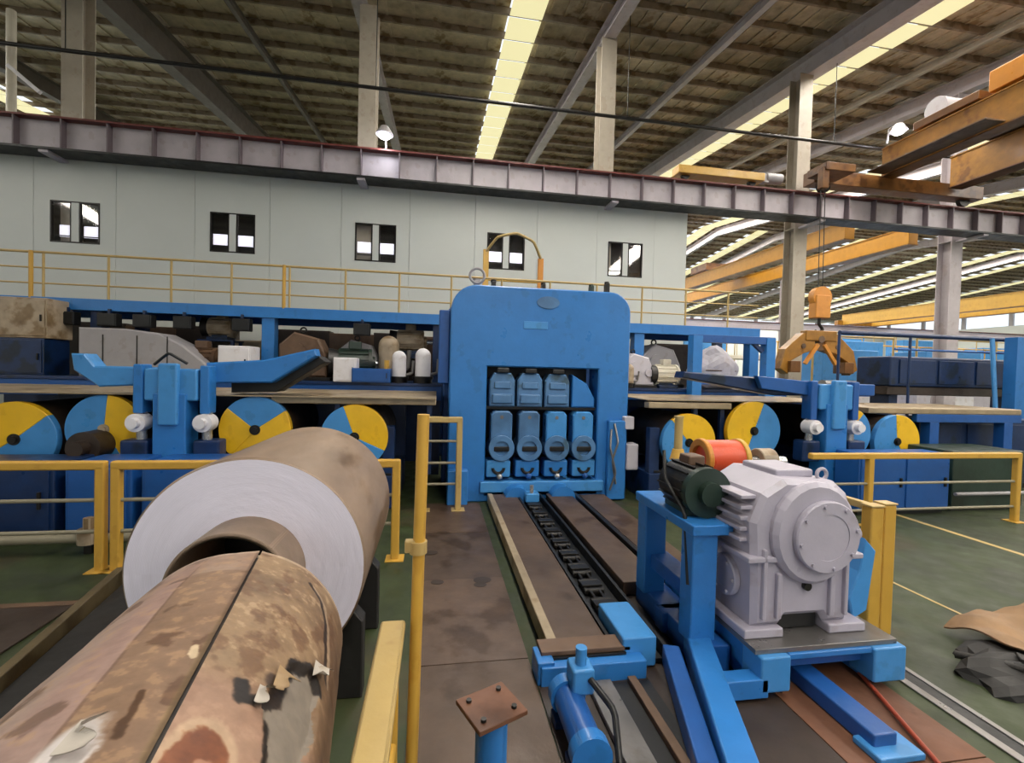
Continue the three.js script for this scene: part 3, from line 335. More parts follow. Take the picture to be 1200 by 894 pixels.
{
  const kinds = { mb: motor(M.beige), mg: motor(M.darkGreen), mw: motor(M.brown), mp: motor(M.cream), rg: reducer(M.grey), rb: reducer(M.brown), rn: reducer(M.greyPaint), cw: cabinet(M.white, 0.5, 0.55, 0.4), cg: cabinet(M.beige, 1.3, 0.72, 0.6), cb: cabinet(M.blueDeep, 0.85, 0.32, 0.5), cn: cabinet(M.navy, 1.6, 0.66, 0.6), pw: pump(M.white), pb: pump(M.beige), pg: pump(M.grey) };
  for (const k of ['electric_motor', 'gear_reducer', 'control_cabinet', 'hydraulic_pump']) delete used[k];
  const put = (k, x, y, z, s, lab, turn = 0) => { const c = copy(kinds[k], [x, y, z], lab, undefined, turn); c.scale.setScalar(s); c._o = undefined; return c; };
  const Y = 1.84, Z = -9.75;
  put('cn', -7.75, Y, -9.8, 1, 'long dark navy cabinet on the machine bed at the hall edge'); put('cg', -7.55, Y + 0.66, -9.8, 1, 'pale beige cabinet lying on top of the long navy cabinet');
  put('mw', -4.55, Y, -9.9, 1.25, 'brown motor between the grey hood and the white box below the catwalk'); put('mb', -4.5, 2.62, -10.6, 1.0, 'pale beige motor raised behind the brown motor'); put('cw', -3.75, Y, -9.6, 1.15, 'white box on the machine bed beside the blue catwalk post');
  put('rb', -2.62, Y, -9.95, 1.4, 'brown gear reducer just past the blue catwalk post'); put('mg', -1.7, Y, -9.9, 1.4, 'dark green motor between the brown gear reducer and the white cabinet', 0.2); put('cw', -1.75, Y, -9.45, 0.85, 'small white cabinet behind the end of the blue swing arm'); put('cb', -1.25, Y, -9.42, 0.85, 'low blue cabinet standing in front of the white machines before the leveller');
  put('rg', -1.7, Y, -10.72, 1.3, 'grey gear reducer behind the dark green motor'); put('mb', -0.62, Y + 0.55, -10.62, 1.25, 'brown-beige motor raised under the catwalk next to the leveller'); put('pw', -0.75, Y, -9.5, 1.0, 'white upright pump beside the yellow stub post'); put('pw', -0.28, Y, -9.5, 1.1, 'white upright pump standing closest to the leveller, entry side'); put('pb', -1.0, Y + 0.0, -9.95, 1.5, 'tall beige pump behind the white upright pumps');
  put('mb', 3.65, Y + 0.35, -9.9, 1.25, 'beige motor tight against the leveller on the exit side'); put('pg', 3.75, Y, -9.5, 1.0, 'grey upright pump against the leveller, exit side'); put('rn', 4.35, Y, -9.7, 1.1, 'pale grey gear reducer between the exit pumps'); put('pb', 4.1, Y, -9.45, 0.8, 'small beige pump in front of the pale gear reducer, exit side'); put('mp', 5.0, Y, -9.6, 1.1, 'cream motor beside the blue frame post, exit side'); put('rg', 5.3, Y, -10.6, 1.5, 'big grey gear reducer deep under the catwalk, exit side');
  const st = (x0, x1, y, z0, z1, lab) => { const t = thing('support_stand', lab, 'stand', [(x0 + x1) / 2, Y, (z0 + z1) / 2]); part(t, 'top_plate', [b2(x0, x1, y - 0.03, y, z0, z1, 0.004)], M.navy); for (const x of [x0 + 0.05, x1 - 0.05]) for (const z of [z0 + 0.05, z1 - 0.05]) part(t, 'leg', [b2(x - 0.03, x + 0.03, Y, y - 0.03, z - 0.03, z + 0.03, 0.003)], M.navy); };
  st(-4.85, -4.15, 2.62, -10.85, -10.35, 'navy stand under the raised pale beige motor'); st(-1.02, -0.22, Y + 0.55, -10.92, -10.34, 'navy stand under the raised motor next to the leveller'); st(3.35, 4.0, Y + 0.35, -10.2, -9.62, 'navy stand under the beige motor on the exit side');
  kinds.ct = cabinet(M.brown, 1.1, 2.95, 0.5); kinds.cu = cabinet(M.beige, 1.0, 2.7, 0.5); kinds.cv = cabinet(M.brownDark, 1.2, 3.0, 0.5);  // brown cabinets added to stand for the shaded wall under the catwalk
  const ordn = ['first', 'second', 'third', 'fourth', 'fifth', 'sixth', 'seventh', 'eighth'], half = 0.5;
  for (let i = 0; i < 8; i++) put(['cv', 'ct', 'cv', 'cu', 'cv', 'ct', 'cv', 'ct'][i], -7.7 + i * 1.12, 0, -12.2, 1, `tall ${['dark brown', 'brown', 'dark brown', 'beige', 'dark brown', 'brown', 'dark brown', 'brown'][i]} cabinet added for shade under the catwalk, ${ordn[i]} from the hall edge`);
  for (let i = 0; i < 3; i++) put(['ct', 'cu', 'cv'][i], 4.2 + i * 1.2, 0, -12.2, 1, `tall ${['brown', 'beige', 'dark brown'][i]} cabinet added for shade under the catwalk, ${ordn[i]} past the leveller`);
  const jb = hangBox(); delete used.junction_box; [[-6.9, 'black junction box under the catwalk nearest the navy post'], [-6.2, 'black junction box under the catwalk just past the navy post'], [-5.6, 'black junction box under the catwalk above the grey hood'], [-4.9, 'black junction box under the catwalk above the brown motor'], [-3.85, 'black junction box under the catwalk beside its blue post'], [-1.55, 'black junction box under the catwalk above the low blue cabinet']].forEach(([x, l]) => copy(jb, [x, 3.1, -9.97], l).scale.setScalar(0.95));
  const hood = thing('machine_hood', 'pale grey sheet hood with a curved shoulder behind the blue T post', 'machine cover', [-5.4, 1.84, -9.6]); part(hood, 'shell', [ex([[-6.35, 1.84], [-4.2, 1.84], [-4.25, 2.12], [-4.65, 2.45], [-5.05, 2.66], [-5.6, 2.72], [-6.35, 2.72]], 0.6, -9.4, 0.03)], M.grey); for (const x of [-5.95, -5.4, -4.9]) part(hood, 'seam', [b2(x - 0.008, x + 0.008, 1.9, 2.6, -9.4, -9.39, 0)], M.darkSteel);
  const stub = thing('stub_post', 'short yellow stub post behind the strip before the leveller', 'post', [-0.95, 1.84, -9.4]); part(stub, 'tube', [cy(0.05, 0.42, 'y', -0.98, 2.05, -9.4, 14)], M.yellow); part(stub, 'cap', [cy(0.055, 0.02, 'y', -0.98, 2.27, -9.4, 14)], M.yellow); part(stub, 'foot_plate', [b2(-1.06, -0.9, 1.84, 1.855, -9.44, -9.37, 0.003)], M.yellow);
  // blue frame with the wrapped grey machine, exit side
  const fr = thing('pipe_portal', 'blue portal frame of two posts around the wrapped grey machine, exit side', 'frame', [6.3, 0, -9.3]); for (const x of [5.5, 7.25]) part(fr, 'post', [b2(x - 0.11, x + 0.11, 0, 3.0, -9.32, -9.1)], M.blue); part(fr, 'top_beam', [b2(5.4, 7.36, 2.86, 3.02, -9.3, -9.12)], M.blueDeep); part(fr, 'cross_beam', [b2(5.4, 7.36, 1.95, 2.15, -9.3, -9.12)], M.blueDeep); part(fr, 'brace', [bar([7.1, 2.7, -9.2], [6.85, 2.9, -9.2], 0.08)], M.navy);
  const wr = thing('wrapped_machine', 'round pale grey machine wrapped in crumpled sheeting inside the blue portal frame', 'machine', [6.3, 1.84, -9.75]); { const g = new THREE.IcosahedronGeometry(0.55, 4), p = g.attributes.position; for (let i = 0; i < p.count; i++) { const x = p.getX(i), y = p.getY(i), z = p.getZ(i), k = 1 + 0.07 * Math.sin(9 * x + 4 * y) + 0.05 * Math.sin(13 * y - 6 * z + 2) + 0.04 * Math.sin(17 * z + 8 * x); p.setXYZ(i, x * k * 1.05, Math.max(y * k * 0.95, -0.42), z * k * 0.7); } g.computeVertexNormals(); part(wr, 'sheeting', [g.translate(6.3, 2.26, -9.75)], M.greyPaint); part(wr, 'skid', [b2(5.85, 6.75, 1.78, 1.85, -10.05, -9.5)], M.navy); part(wr, 'band', [new THREE.TorusGeometry(0.5, 0.015, 6, 30).rotateX(PI / 2).scale(1.08, 1, 0.72).translate(6.3, 2.26, -9.75)], M.brown); }
}
{ // yellow cage in front of the fourth window
  const o = thing('ladder_cage', 'small yellow ladder cage above the leveller in front of a window', 'ladder', [1.8, 3.28, -11.5]);
  for (const x of [1.15, 2.55]) part(o, 'stile', [b2(x - 0.07, x + 0.07, 3.5, 5.15 - Math.abs(x - 1.15) * 0.1, -11.6, -11.52)], x < 2 ? M.yellow : M.orangePaint);
  part(o, 'hoop', [tube([[1.15, 5.1, -11.55], [1.4, 5.4, -11.3], [1.85, 5.5, -11.2], [2.3, 5.35, -11.3], [2.55, 5.0, -11.55]], 0.035, 24, 8)], M.yellowPale); for (const y of [3.6, 4.0, 4.4]) part(o, 'rung', [rod([1.15, y, -11.56], [2.55, y, -11.56], 0.025)], M.yellow); part(o, 'landing', [b2(0.7, 3.1, 3.44, 3.5, -11.7, -11.1, 0.005)], M.blueDeep); for (const x of [0.75, 3.05]) part(o, 'landing_leg', [b2(x - 0.05, x + 0.05, 0, 3.44, -11.65, -11.55)], M.blueDeep);
}
// ================= EXIT SIDE =================
{
  const o = thing('exit_table', 'long tan exit table on blue legs past the exit rolls', 'table', [9.4, 0, -7.7]); part(o, 'top', [b2(7.75, 11.2, 1.53, 1.64, -8.7, -7.2, 0.02)], M.tanSteel); part(o, 'edge_beam', [b2(8.8, 11.2, 1.38, 1.53, -7.3, -7.2)], M.blueDeep); for (const x of [9.2, 10.9]) { part(o, 'leg', [b2(x - 0.1, x + 0.1, 0, 1.38, -7.38, -7.2)], M.blueDeep); part(o, 'leg', [b2(x - 0.1, x + 0.1, 0, 1.53, -8.6, -8.45)], M.navy); }
  const c = thing('machine_casing', 'dark navy boxed casing under the tan exit table', 'machine', [10.2, 0, -8]); part(c, 'body', [b2(9.35, 12.4, 0.1, 1.4, -8.4, -7.6, 0.02)], M.navy); for (const x of [9.9, 10.9, 11.9]) part(c, 'door', [b2(x - 0.42, x + 0.42, 0.2, 1.3, -7.61, -7.58, 0.006)], M.navy); part(c, 'plinth', [b2(9.4, 12.3, 0, 0.1, -8.35, -7.65, 0)], M.black);
  const d = thing('coil_car', 'dark blue long machine body with brown underside above the exit table', 'machine', [12.7, 0, -9.6]); part(d, 'body', [b2(10.55, 15, 2.0, 2.72, -10.2, -9.3, 0.05)], M.navy); part(d, 'skirt', [b2(10.55, 15, 1.8, 2.0, -10.1, -9.35, 0.02)], M.brownDark); for (const x of [10.9, 14.6]) part(d, 'leg', [b2(x - 0.12, x + 0.12, 0, 1.8, -10, -9.5)], M.navy); for (const x of [11.3, 12.4, 13.5]) part(d, 'panel', [b2(x - 0.5, x + 0.5, 2.08, 2.64, -9.3, -9.27, 0.01)], M.navy);
  const r = thing('pipe_rack', 'tall blue pipe rack with thin posts over the exit table at the hall edge', 'frame', [11, 0, -8.5]); part(r, 'top_pipe', [rod([8.75, 3.17, -8.9], [14.5, 3.17, -8.9], 0.05)], M.navy); part(r, 'pipe', [rod([10.2, 2.85, -8.9], [14.5, 2.85, -8.9], 0.025)], M.blueDeep); part(r, 'thin_post', [rod([12.65, 0, -8.5], [12.72, 3.17, -8.8], 0.045)], M.blueLight); part(r, 'thin_post', [rod([10.6, 0, -8.9], [10.6, 3.17, -8.9], 0.03)], M.navy); part(r, 'thin_post', [rod([8.75, 0, -8.9], [8.75, 3.17, -8.9], 0.03)], M.navy); part(r, 'tall_post', [b2(13.0, 13.3, 0, 3.2, -8.75, -8.5)], M.blue); part(r, 'lamp_head', [b2(12.5, 12.66, 0.95, 1.2, -8.46, -8.36, 0.02)], M.white, 'small white sensor head');
  const f = thing('operator_cabinet', 'bright blue low cabinet behind the yellow fence on the exit side', 'cabinet', [7.5, 0, -6.5]); part(f, 'body', [b2(6.55, 8.25, 0.06, 0.98, -6.65, -6.2, 0.02)], M.blueDeep); for (const x of [6.98, 7.82]) { const dr = part(f, 'door', [b2(x - 0.4, x + 0.4, 0.12, 0.92, -6.21, -6.18, 0.006)], M.blueDeep); part(dr, 'handle', [b2(x + 0.3, x + 0.33, 0.45, 0.6, -6.18, -6.15, 0.004)], M.darkSteel); } part(f, 'plinth', [b2(6.6, 8.2, 0, 0.06, -6.6, -6.25, 0)], M.black);
  const g = thing('machine_plinth', 'dark green machine base behind the yellow fence beside the blue cabinet', 'machine base', [9, 0, -6.6]); part(g, 'body', [b2(8.45, 9.9, 0.05, 1.0, -7.1, -6.3, 0.02)], M.darkGreen); part(g, 'foot', [b2(8.5, 9.85, 0, 0.06, -7.05, -6.35, 0)], M.black); part(g, 'pipe', [rod([8.45, 0.3, -6.25], [9.9, 0.3, -6.25], 0.03)], M.grey);
}
{ // low cabinets behind the entry fence
  for (const [x0, x1, m, l] of [[-6.1, -4.35, 'navy', 'dark navy low cabinet behind the fence at the hall edge'], [-4.25, -3.55, 'blueDeep', 'blue low cabinet behind the first yellow fence panel'], [-3.45, -2.5, 'blueDeep', 'blue low cabinet behind the second yellow fence panel beside the white coil']]) { const f = thing('operator_cabinet', l, 'cabinet', [(x0 + x1) / 2, 0, -6.3]); part(f, 'body', [b2(x0, x1, 0.06, 0.92, -6.75, -6.1, 0.02)], M[m]); const dr = part(f, 'door', [b2(x0 + 0.05, x1 - 0.05, 0.12, 0.86, -6.11, -6.08, 0.006)], M[m]); part(dr, 'handle', [b2(x1 - 0.15, x1 - 0.12, 0.4, 0.6, -6.08, -6.05, 0.004)], M.darkSteel); part(f, 'plinth', [b2(x0 + 0.03, x1 - 0.03, 0, 0.06, -6.7, -6.15, 0)], M.black); }
  const k = thing('floor_pipe', 'grey floor pipe with a tan valve behind the entry fence', 'pipe', [-4.3, 0, -5.7]); part(k, 'pipe', [cy(0.05, 3.6, 'x', -4.7, 0.16, -5.75, 14)], M.railGrey); part(k, 'valve', [cy(0.1, 0.16, 'y', -3.75, 0.2, -5.72, 18), cy(0.05, 0.14, 'y', -3.75, 0.33, -5.72, 14)], M.beige); for (const x of [-6.2, -5, -3.75, -3]) part(k, 'bracket', [b2(x - 0.04, x + 0.04, 0, 0.13, -5.8, -5.7)], M.darkSteel);
}
// ================= FENCES =================
function fencePanel(x0, x1, z, top, mids, lab, posts = [x0, x1], w = 0.09, m = M.yellow) {
  const o = thing('guard_fence', lab, 'fence', [(x0 + x1) / 2, 0, z]);
  part(o, 'top_rail', [b2(x0 - w / 2, x1 + w / 2, top - w, top, z - w / 2, z + w / 2, 0.02)], m);
  for (const x of posts) { const p = part(o, 'post', [b2(x - w / 2, x + w / 2, 0, top - w * 0.5, z - w / 2, z + w / 2, 0.02)], m); part(p, 'base_plate', [b2(x - 0.1, x + 0.1, 0, 0.012, z - 0.1, z + 0.1, 0.003)], m); }
  for (const y of mids) part(o, 'middle_rail', [rod([x0, y, z], [x1, y, z], 0.02)], M.railGrey); return o;
}
fencePanel(-5.6, -3.33, -5.25, 1.12, [0.72, 0.4], 'yellow guard fence panel at the hall edge before the entry rolls'); fencePanel(-3.19, -0.42, -5.25, 1.12, [0.72, 0.4], 'yellow guard fence panel partly hidden behind the white coil');
fencePanel(-0.16, 0.36, -7.0, 1.42, [1.05, 0.72, 0.4], 'narrow pale guard rail at the foot of the leveller', [-0.16, 0.36], 0.09, M.yellowPale);
fencePanel(5.3, 8.9, -5.75, 1.08, [0.63, 0.24], 'yellow guard fence across the green floor before the blue cabinet', [6.25, 8.9]);
{ const o = thing('fence_gate_post', 'pair of golden fence posts standing close beside the gearbox', 'post', [3.66, 0, -3.25]); for (const [x, z] of [[3.58, -3.25], [3.76, -3.3]]) { const p = part(o, 'post', [b2(x - 0.06, x + 0.06, 0, 1.1, z - 0.05, z + 0.05, 0.015)], M.yellow); part(p, 'cap', [b2(x - 0.065, x + 0.065, 1.1, 1.115, z - 0.055, z + 0.055, 0.005)], M.yellowPale); } part(o, 'tie_plate', [b2(3.6, 3.76, 0.6, 0.68, -3.3, -3.26, 0.004), b2(3.6, 3.76, 0.15, 0.23, -3.3, -3.26, 0.004)], M.yellow); part(o, 'top_bar', [bar([3.6, 1.08, -3.3], [3.6, 1.06, -4.1], 0.06)], M.yellowPale); }
{ // tall pole with the near handrail
  const o = thing('handrail', 'tall golden pole with a handrail running forward along the brown walkway', 'railing', [-0.1, 0, -1.9]);
  part(o, 'pole', [rod([-0.075, 0, -1.93], [-0.05, 1.95, -1.93], 0.025, 18)], M.yellow); const c = part(o, 'clamp', [cy(0.036, 0.05, 'y', -0.06, 1.4, -1.93, 18), b2(-0.115, -0.06, 1.38, 1.43, -1.95, -1.91, 0.006)], M.yellowPale); part(o, 'top_rail', [b2(-0.205, -0.105, 1.06, 1.1, -1.93, -0.75, 0.012)], M.yellowPale); part(o, 'middle_rail', [rod([-0.15, 0.6, -1.93], [-0.15, 0.6, -0.75], 0.02)], M.yellow); part(o, 'base_plate', [b2(-0.17, 0.02, 0.01, 0.025, -2.02, -1.84, 0.003)], M.yellow); part(o, 'post', [rod([-0.15, 0, -1.9], [-0.15, 1.07, -1.9], 0.024, 16)], M.yellow); part(o, 'post', [rod([-0.15, 0, -0.78], [-0.15, 1.07, -0.78], 0.024, 16)], M.yellow);
}
// ================= TRACK AND CHAIN =================
{
  const o = thing('roll_change_track', 'brown twin steel track with blue end beam leading to the leveller', 'track', [1.6, 0, -5.2]), Z0 = -7.3, Z1 = -3.12;
  part(o, 'track_plate', [b2(0.9, 1.3, 0.02, 0.15, Z0, Z1, 0.01)], M.brownPlate); part(o, 'edge_rail', [b2(0.84, 0.92, 0.02, 0.165, Z0, Z1, 0.01)], M.tanSteel); part(o, 'chain_channel', [b2(1.33, 1.7, 0.02, 0.05, Z0, Z1, 0), b2(1.31, 1.34, 0.02, 0.15, Z0, Z1, 0.004), b2(1.69, 1.72, 0.02, 0.15, Z0, Z1, 0.004)], M.black); part(o, 'track_plate', [b2(1.8, 2.2, 0.02, 0.15, Z0, -4.12, 0.01)], M.brownPlate); part(o, 'edge_rail', [b2(2.25, 2.31, 0.02, 0.16, Z0, -4.12, 0.01)], M.darkSteel); part(o, 'side_plate', [b2(2.36, 2.8, 0.02, 0.12, Z0, -4.3, 0.01)], M.brownPlate); part(o, 'groove', [b2(1.72, 1.8, 0.02, 0.06, Z0, Z1, 0)], M.black); part(o, 'groove', [b2(2.2, 2.36, 0.02, 0.05, Z0, -4.12, 0)], M.black);
  part(o, 'end_lip', [b2(0.76, 1.42, 0.15, 0.185, -3.24, -3.08, 0.006)], M.brown); part(o, 'end_slot', [b2(0.8, 1.38, 0.135, 0.15, -3.11, -3.06, 0)], M.black); part(o, 'end_beam', [b2(0.74, 1.5, -0.01, 0.135, -3.1, -2.98, 0.01), b2(0.72, 0.84, 0.0, 0.16, -3.2, -3.0, 0.01)], M.blue); part(o, 'corner_block', [b2(1.36, 1.62, 0.02, 0.24, -3.6, -3.08, 0.015)], M.blueLight);
  const ch = thing('drag_chain', 'dark steel drag chain lying in the channel between the track plates', 'chain', [1.5, 0.06, -5.2]); const linkG = merge([bx(0.03, 0.05, 0.24, -0.075, 0, 0, 0.012), bx(0.03, 0.05, 0.24, 0.075, 0, 0, 0.012), cy(0.03, 0.19, 'x', 0, 0, -0.09, 12), cy(0.03, 0.19, 'x', 0, 0, 0.09, 12), bx(0.2, 0.02, 0.1, 0, 0.028, 0.0, 0.004)]); const linkH = merge([bx(0.03, 0.05, 0.24, -0.045, 0, 0, 0.012), bx(0.03, 0.05, 0.24, 0.045, 0, 0, 0.012), cy(0.032, 0.12, 'x', 0, 0, -0.09, 12), cy(0.032, 0.12, 'x', 0, 0, 0.09, 12)]);
  for (let i = 0; i < 22; i++) piece(ch, 'chain_link', i % 2 ? linkH : linkG, M.darkSteel, [0.01, 0.02, -7.2 + 0.187 * i + 5.2]);
  const hook = thing('draw_bar', 'small blue and grey drawbar head at the leveller end of the chain', 'drawbar', [1.5, 0.1, -7]); part(hook, 'head', [b2(1.4, 1.62, 0.1, 0.24, -7.16, -6.95, 0.02)], M.blueLight); part(hook, 'pin', [cy(0.03, 0.2, 'y', 1.5, 0.26, -7.0, 14)], M.brightSteel);
  // forward channel on the floor in front of the end beam
  const f = thing('floor_channel', 'dark steel floor channel running forward from the blue end beam', 'track', [1.25, 0, -2]); part(f, 'flat_bar', [b2(1.05, 1.22, 0.012, 0.05, -2.95, -0.8, 0.006)], M.steel); part(f, 'channel', [b2(1.22, 1.34, 0.012, 0.02, -2.95, -0.8, 0)], M.black); part(f, 'flat_bar', [b2(1.34, 1.4, 0.012, 0.06, -2.95, -0.8, 0.006)], M.brown); part(f, 'channel', [b2(1.4, 1.5, 0.012, 0.02, -2.95, -0.8, 0)], M.black);
}
{ // hydraulic unit in front
  const o = thing('hydraulic_unit', 'teal-blue hydraulic cylinder unit on the floor in front of the end beam', 'hydraulic unit', [0.85, 0, -2.5]);
  part(o, 'cylinder', [cy(0.09, 0.5, 'z', 0.84, 0.14, -2.5, 24)], M.blueDeep); each(o, 'end_cap', [cy(0.11, 0.08, 'z', 0.84, 0.14, -2.72, 24), cy(0.11, 0.08, 'z', 0.84, 0.14, -2.27, 24)], M.blue); part(o, 'valve', [b2(0.84, 0.98, 0.2, 0.36, -2.75, -2.6, 0.02), cy(0.035, 0.12, 'y', 0.91, 0.4, -2.67, 14)], M.blueLight); each(o, 'foot', [b2(0.74, 0.94, 0.012, 0.06, -2.72, -2.6), b2(0.74, 0.94, 0.012, 0.06, -2.4, -2.28)], M.navy); part(o, 'hose', [tube([[0.95, 0.3, -2.6], [1.02, 0.25, -2.4], [0.98, 0.08, -2.2], [0.9, 0.05, -1.9]], 0.02, 20, 8)], M.black);
}
{ // pedestal with the rusty plate
  const o = thing('pedestal', 'blue tube pedestal topped by a rusty square plate on the walkway', 'pedestal', [0.26, 0, -1.75]); const g = bx(0.22, 0.02, 0.2, 0, 0, 0, 0.004, [0, 0.42, 0]).translate(0.245, 0.79, -1.8);
  const pl = part(o, 'top_plate', [g], M.rust); part(pl, 'bolt', [[-0.07, -0.06], [0.07, -0.06], [0.07, 0.06], [-0.07, 0.06]].map(([a, b]) => cy(0.011, 0.012, 'y', 0.245 + a * Math.cos(0.42) + b * Math.sin(0.42), 0.805, -1.8 - a * Math.sin(0.42) + b * Math.cos(0.42), 8)), M.darkSteel); part(o, 'tube', [cy(0.065, 0.78, 'y', 0.25, 0.39, -1.82, 28)], M.blue); part(o, 'foot_plate', [b2(0.14, 0.36, 0.01, 0.025, -1.93, -1.71, 0.003)], M.blueDeep);
}
// ================= GEARBOX STAND =================
{
  const o = thing('gearbox_stand', 'heavy blue welded steel stand under the white gearbox', 'stand', [2.5, 0, -3]);
  part(o, 'side_beam', [b2(2.16, 2.32, 0.02, 0.3, -4.0, -2.74, 0.012)], M.blue); part(o, 'side_beam', [b2(3.04, 3.2, 0.02, 0.3, -4.0, -2.74, 0.012)], M.blue); part(o, 'corner_block', [b2(2.14, 2.36, 0.06, 0.3, -2.86, -2.66, 0.015)], M.blueLight); part(o, 'corner_block', [b2(3.0, 3.26, 0.06, 0.3, -2.86, -2.66, 0.015)], M.blueLight); part(o, 'front_beam', [b2(2.36, 3.0, 0.16, 0.29, -2.84, -2.76, 0.008)], M.blueDeep); part(o, 'front_beam', [b2(2.36, 3.0, 0.26, 0.3, -2.78, -2.68, 0.008)], M.blue);
  part(o, 'top_plate', [b2(2.12, 3.22, 0.3, 0.335, -3.75, -2.7, 0.004)], M.steel); part(o, 'skid_beam', [bar([2.03, 0.12, -3.3], [1.5, 0.12, -1.9], 0.17, 0.2, 0.015)], M.blue); part(o, 'skid_beam', [bar([1.74, 0.09, -3.1], [1.38, 0.09, -2.0], 0.12, 0.14, 0.012)], M.blueDeep); part(o, 'skid_beam', [b2(2.5, 2.66, 0.012, 0.12, -2.9, -2.2, 0.012)], M.blueDeep); part(o, 'skid_foot', [b2(2.46, 2.76, 0.01, 0.05, -2.3, -2.12, 0.01)], M.blueLight); part(o, 'cross_beam', [b2(1.84, 2.2, 0.03, 0.16, -2.78, -2.66, 0.01)], M.blue); part(o, 'cross_beam', [b2(1.86, 2.2, 0.03, 0.2, -3.6, -3.45, 0.01)], M.blueDeep);
  // pedestal frame for the drive motor
  for (const z of [-3.12, -3.88]) part(o, 'motor_post', [b2(1.86, 2.06, 0.18, 1.04, z - 0.1, z + 0.07, 0.015)], M.blue);
  part(o, 'motor_shelf', [b2(1.84, 2.16, 0.98, 1.06, -4.0, -3.02, 0.012)], M.blue); part(o, 'motor_post_foot', [b2(1.9, 2.14, 0.0, 0.2, -4.05, -2.98, 0.01)], M.blueDeep); part(o, 'brace', [b2(1.92, 2.1, 0.42, 0.54, -3.88, -3.12, 0.01)], M.blueDeep);
  part(o, 'rear_post', [b2(2.55, 2.75, 0.3, 1.1, -3.95, -3.8, 0.012)], M.blueDeep); part(o, 'side_bracket', [ex([[3.12, 0.34], [3.24, 0.4], [3.3, 0.85], [3.2, 0.95], [3.16, 0.7], [3.08, 0.5]], 0.1, -2.95, 0.01)], M.blueLight);
}
{
  const o = thing('gearbox', 'big pale lilac-white cast gearbox with round bearing covers on a blue stand', 'gearbox', [2.58, 0.335, -3.1]), Z = -2.84, m = M.greyPaint; mat('gearbox', 0xb4afbd, 0.5); const g = M.gearbox;
  part(o, 'housing', [ex([[2.2, 0.4], [2.42, 0.4], [2.46, 0.46], [2.74, 0.46], [2.78, 0.4], [2.96, 0.4], [2.98, 0.8], [3.0, 1.14], [2.93, 1.32], [2.82, 1.41], [2.42, 1.43], [2.25, 1.33], [2.17, 1.13], [2.19, 0.8]], 0.62, Z, 0.035)], g);
  part(o, 'front_bulge', [ex(Array.from({ length: 25 }, (_, i) => { const t = i / 24 * 2 * PI; return [2.63 + 0.33 * Math.cos(t), 1.06 + 0.36 * Math.sin(t)]; }), 0.09, Z + 0.06, 0.03)], g);
  const c = part(o, 'bearing_cover', [ringG(0.25, 0.16, 0.05, 'z', 2.68, 1.05, Z + 0.08, 40), cy(0.2, 0.05, 'z', 2.68, 1.05, Z + 0.075, 40)], g); for (let i = 0; i < 8; i++) { const t = i / 8 * 2 * PI + 0.2; part(c, 'bolt', [cy(0.014, 0.02, 'z', 2.68 + 0.22 * Math.cos(t), 1.05 + 0.22 * Math.sin(t), Z + 0.11, 6)], g); }
  part(o, 'flange_rib', [b2(2.13, 3.04, 0.86, 0.9, -3.48, Z + 0.03, 0.01)], g);
  for (let i = 0; i < 5; i++) part(o, 'cooling_rib', [b2(2.12, 2.24, 0.98 + i * 0.075, 1.01 + i * 0.075, -3.4, Z - 0.06, 0.008)], g);
  for (const [y, r, z] of [[0.66, 0.15, -3.12]]) { const b = part(o, 'side_cover', [ringG(r, r * 0.6, 0.05, 'x', 2.17, y, z, 30), cy(r * 0.75, 0.04, 'x', 2.17, y, z, 30)], g); for (let i = 0; i < 6; i++) part(b, 'bolt', [cy(0.012, 0.02, 'x', 2.14, y + r * 0.82 * Math.sin(i * PI / 3), z + r * 0.82 * Math.cos(i * PI / 3), 6)], g); }
  each(o, 'front_rib', [b2(2.36, 2.4, 0.46, 0.78, Z - 0.01, Z + 0.03, 0.01), b2(2.78, 2.82, 0.46, 0.78, Z - 0.01, Z + 0.03, 0.01), b2(2.9, 2.93, 0.46, 0.85, Z - 0.01, Z + 0.03, 0.01), b2(2.25, 2.28, 0.46, 0.95, Z - 0.01, Z + 0.03, 0.01)], g);
  part(o, 'foot', [b2(2.12, 2.42, 0.335, 0.4, -3.6, Z + 0.03, 0.012)], g); part(o, 'foot', [b2(2.78, 3.08, 0.335, 0.4, -3.6, Z + 0.03, 0.012)], g); part(o, 'arch_shade_block', [b2(2.44, 2.76, 0.335, 0.46, -3.4, -2.9, 0.02)], M.black); part(o, 'drain_plug', [cy(0.03, 0.04, 'z', 2.6, 0.68, Z + 0.01, 10)], M.darkSteel); part(o, 'top_cover', [b2(2.45, 2.76, 1.41, 1.47, -3.36, -2.98, 0.015)], g); part(o, 'lifting_eye', [new THREE.TorusGeometry(0.04, 0.013, 8, 18).translate(2.8, 1.44, -2.95)], g); part(o, 'oil_filler', [cy(0.04, 0.14, 'x', 3.04, 1.0, -2.95, 16), cy(0.05, 0.03, 'x', 3.1, 1.0, -2.95, 16)], g);  // black block between the feet is painted shade for the open arch
}
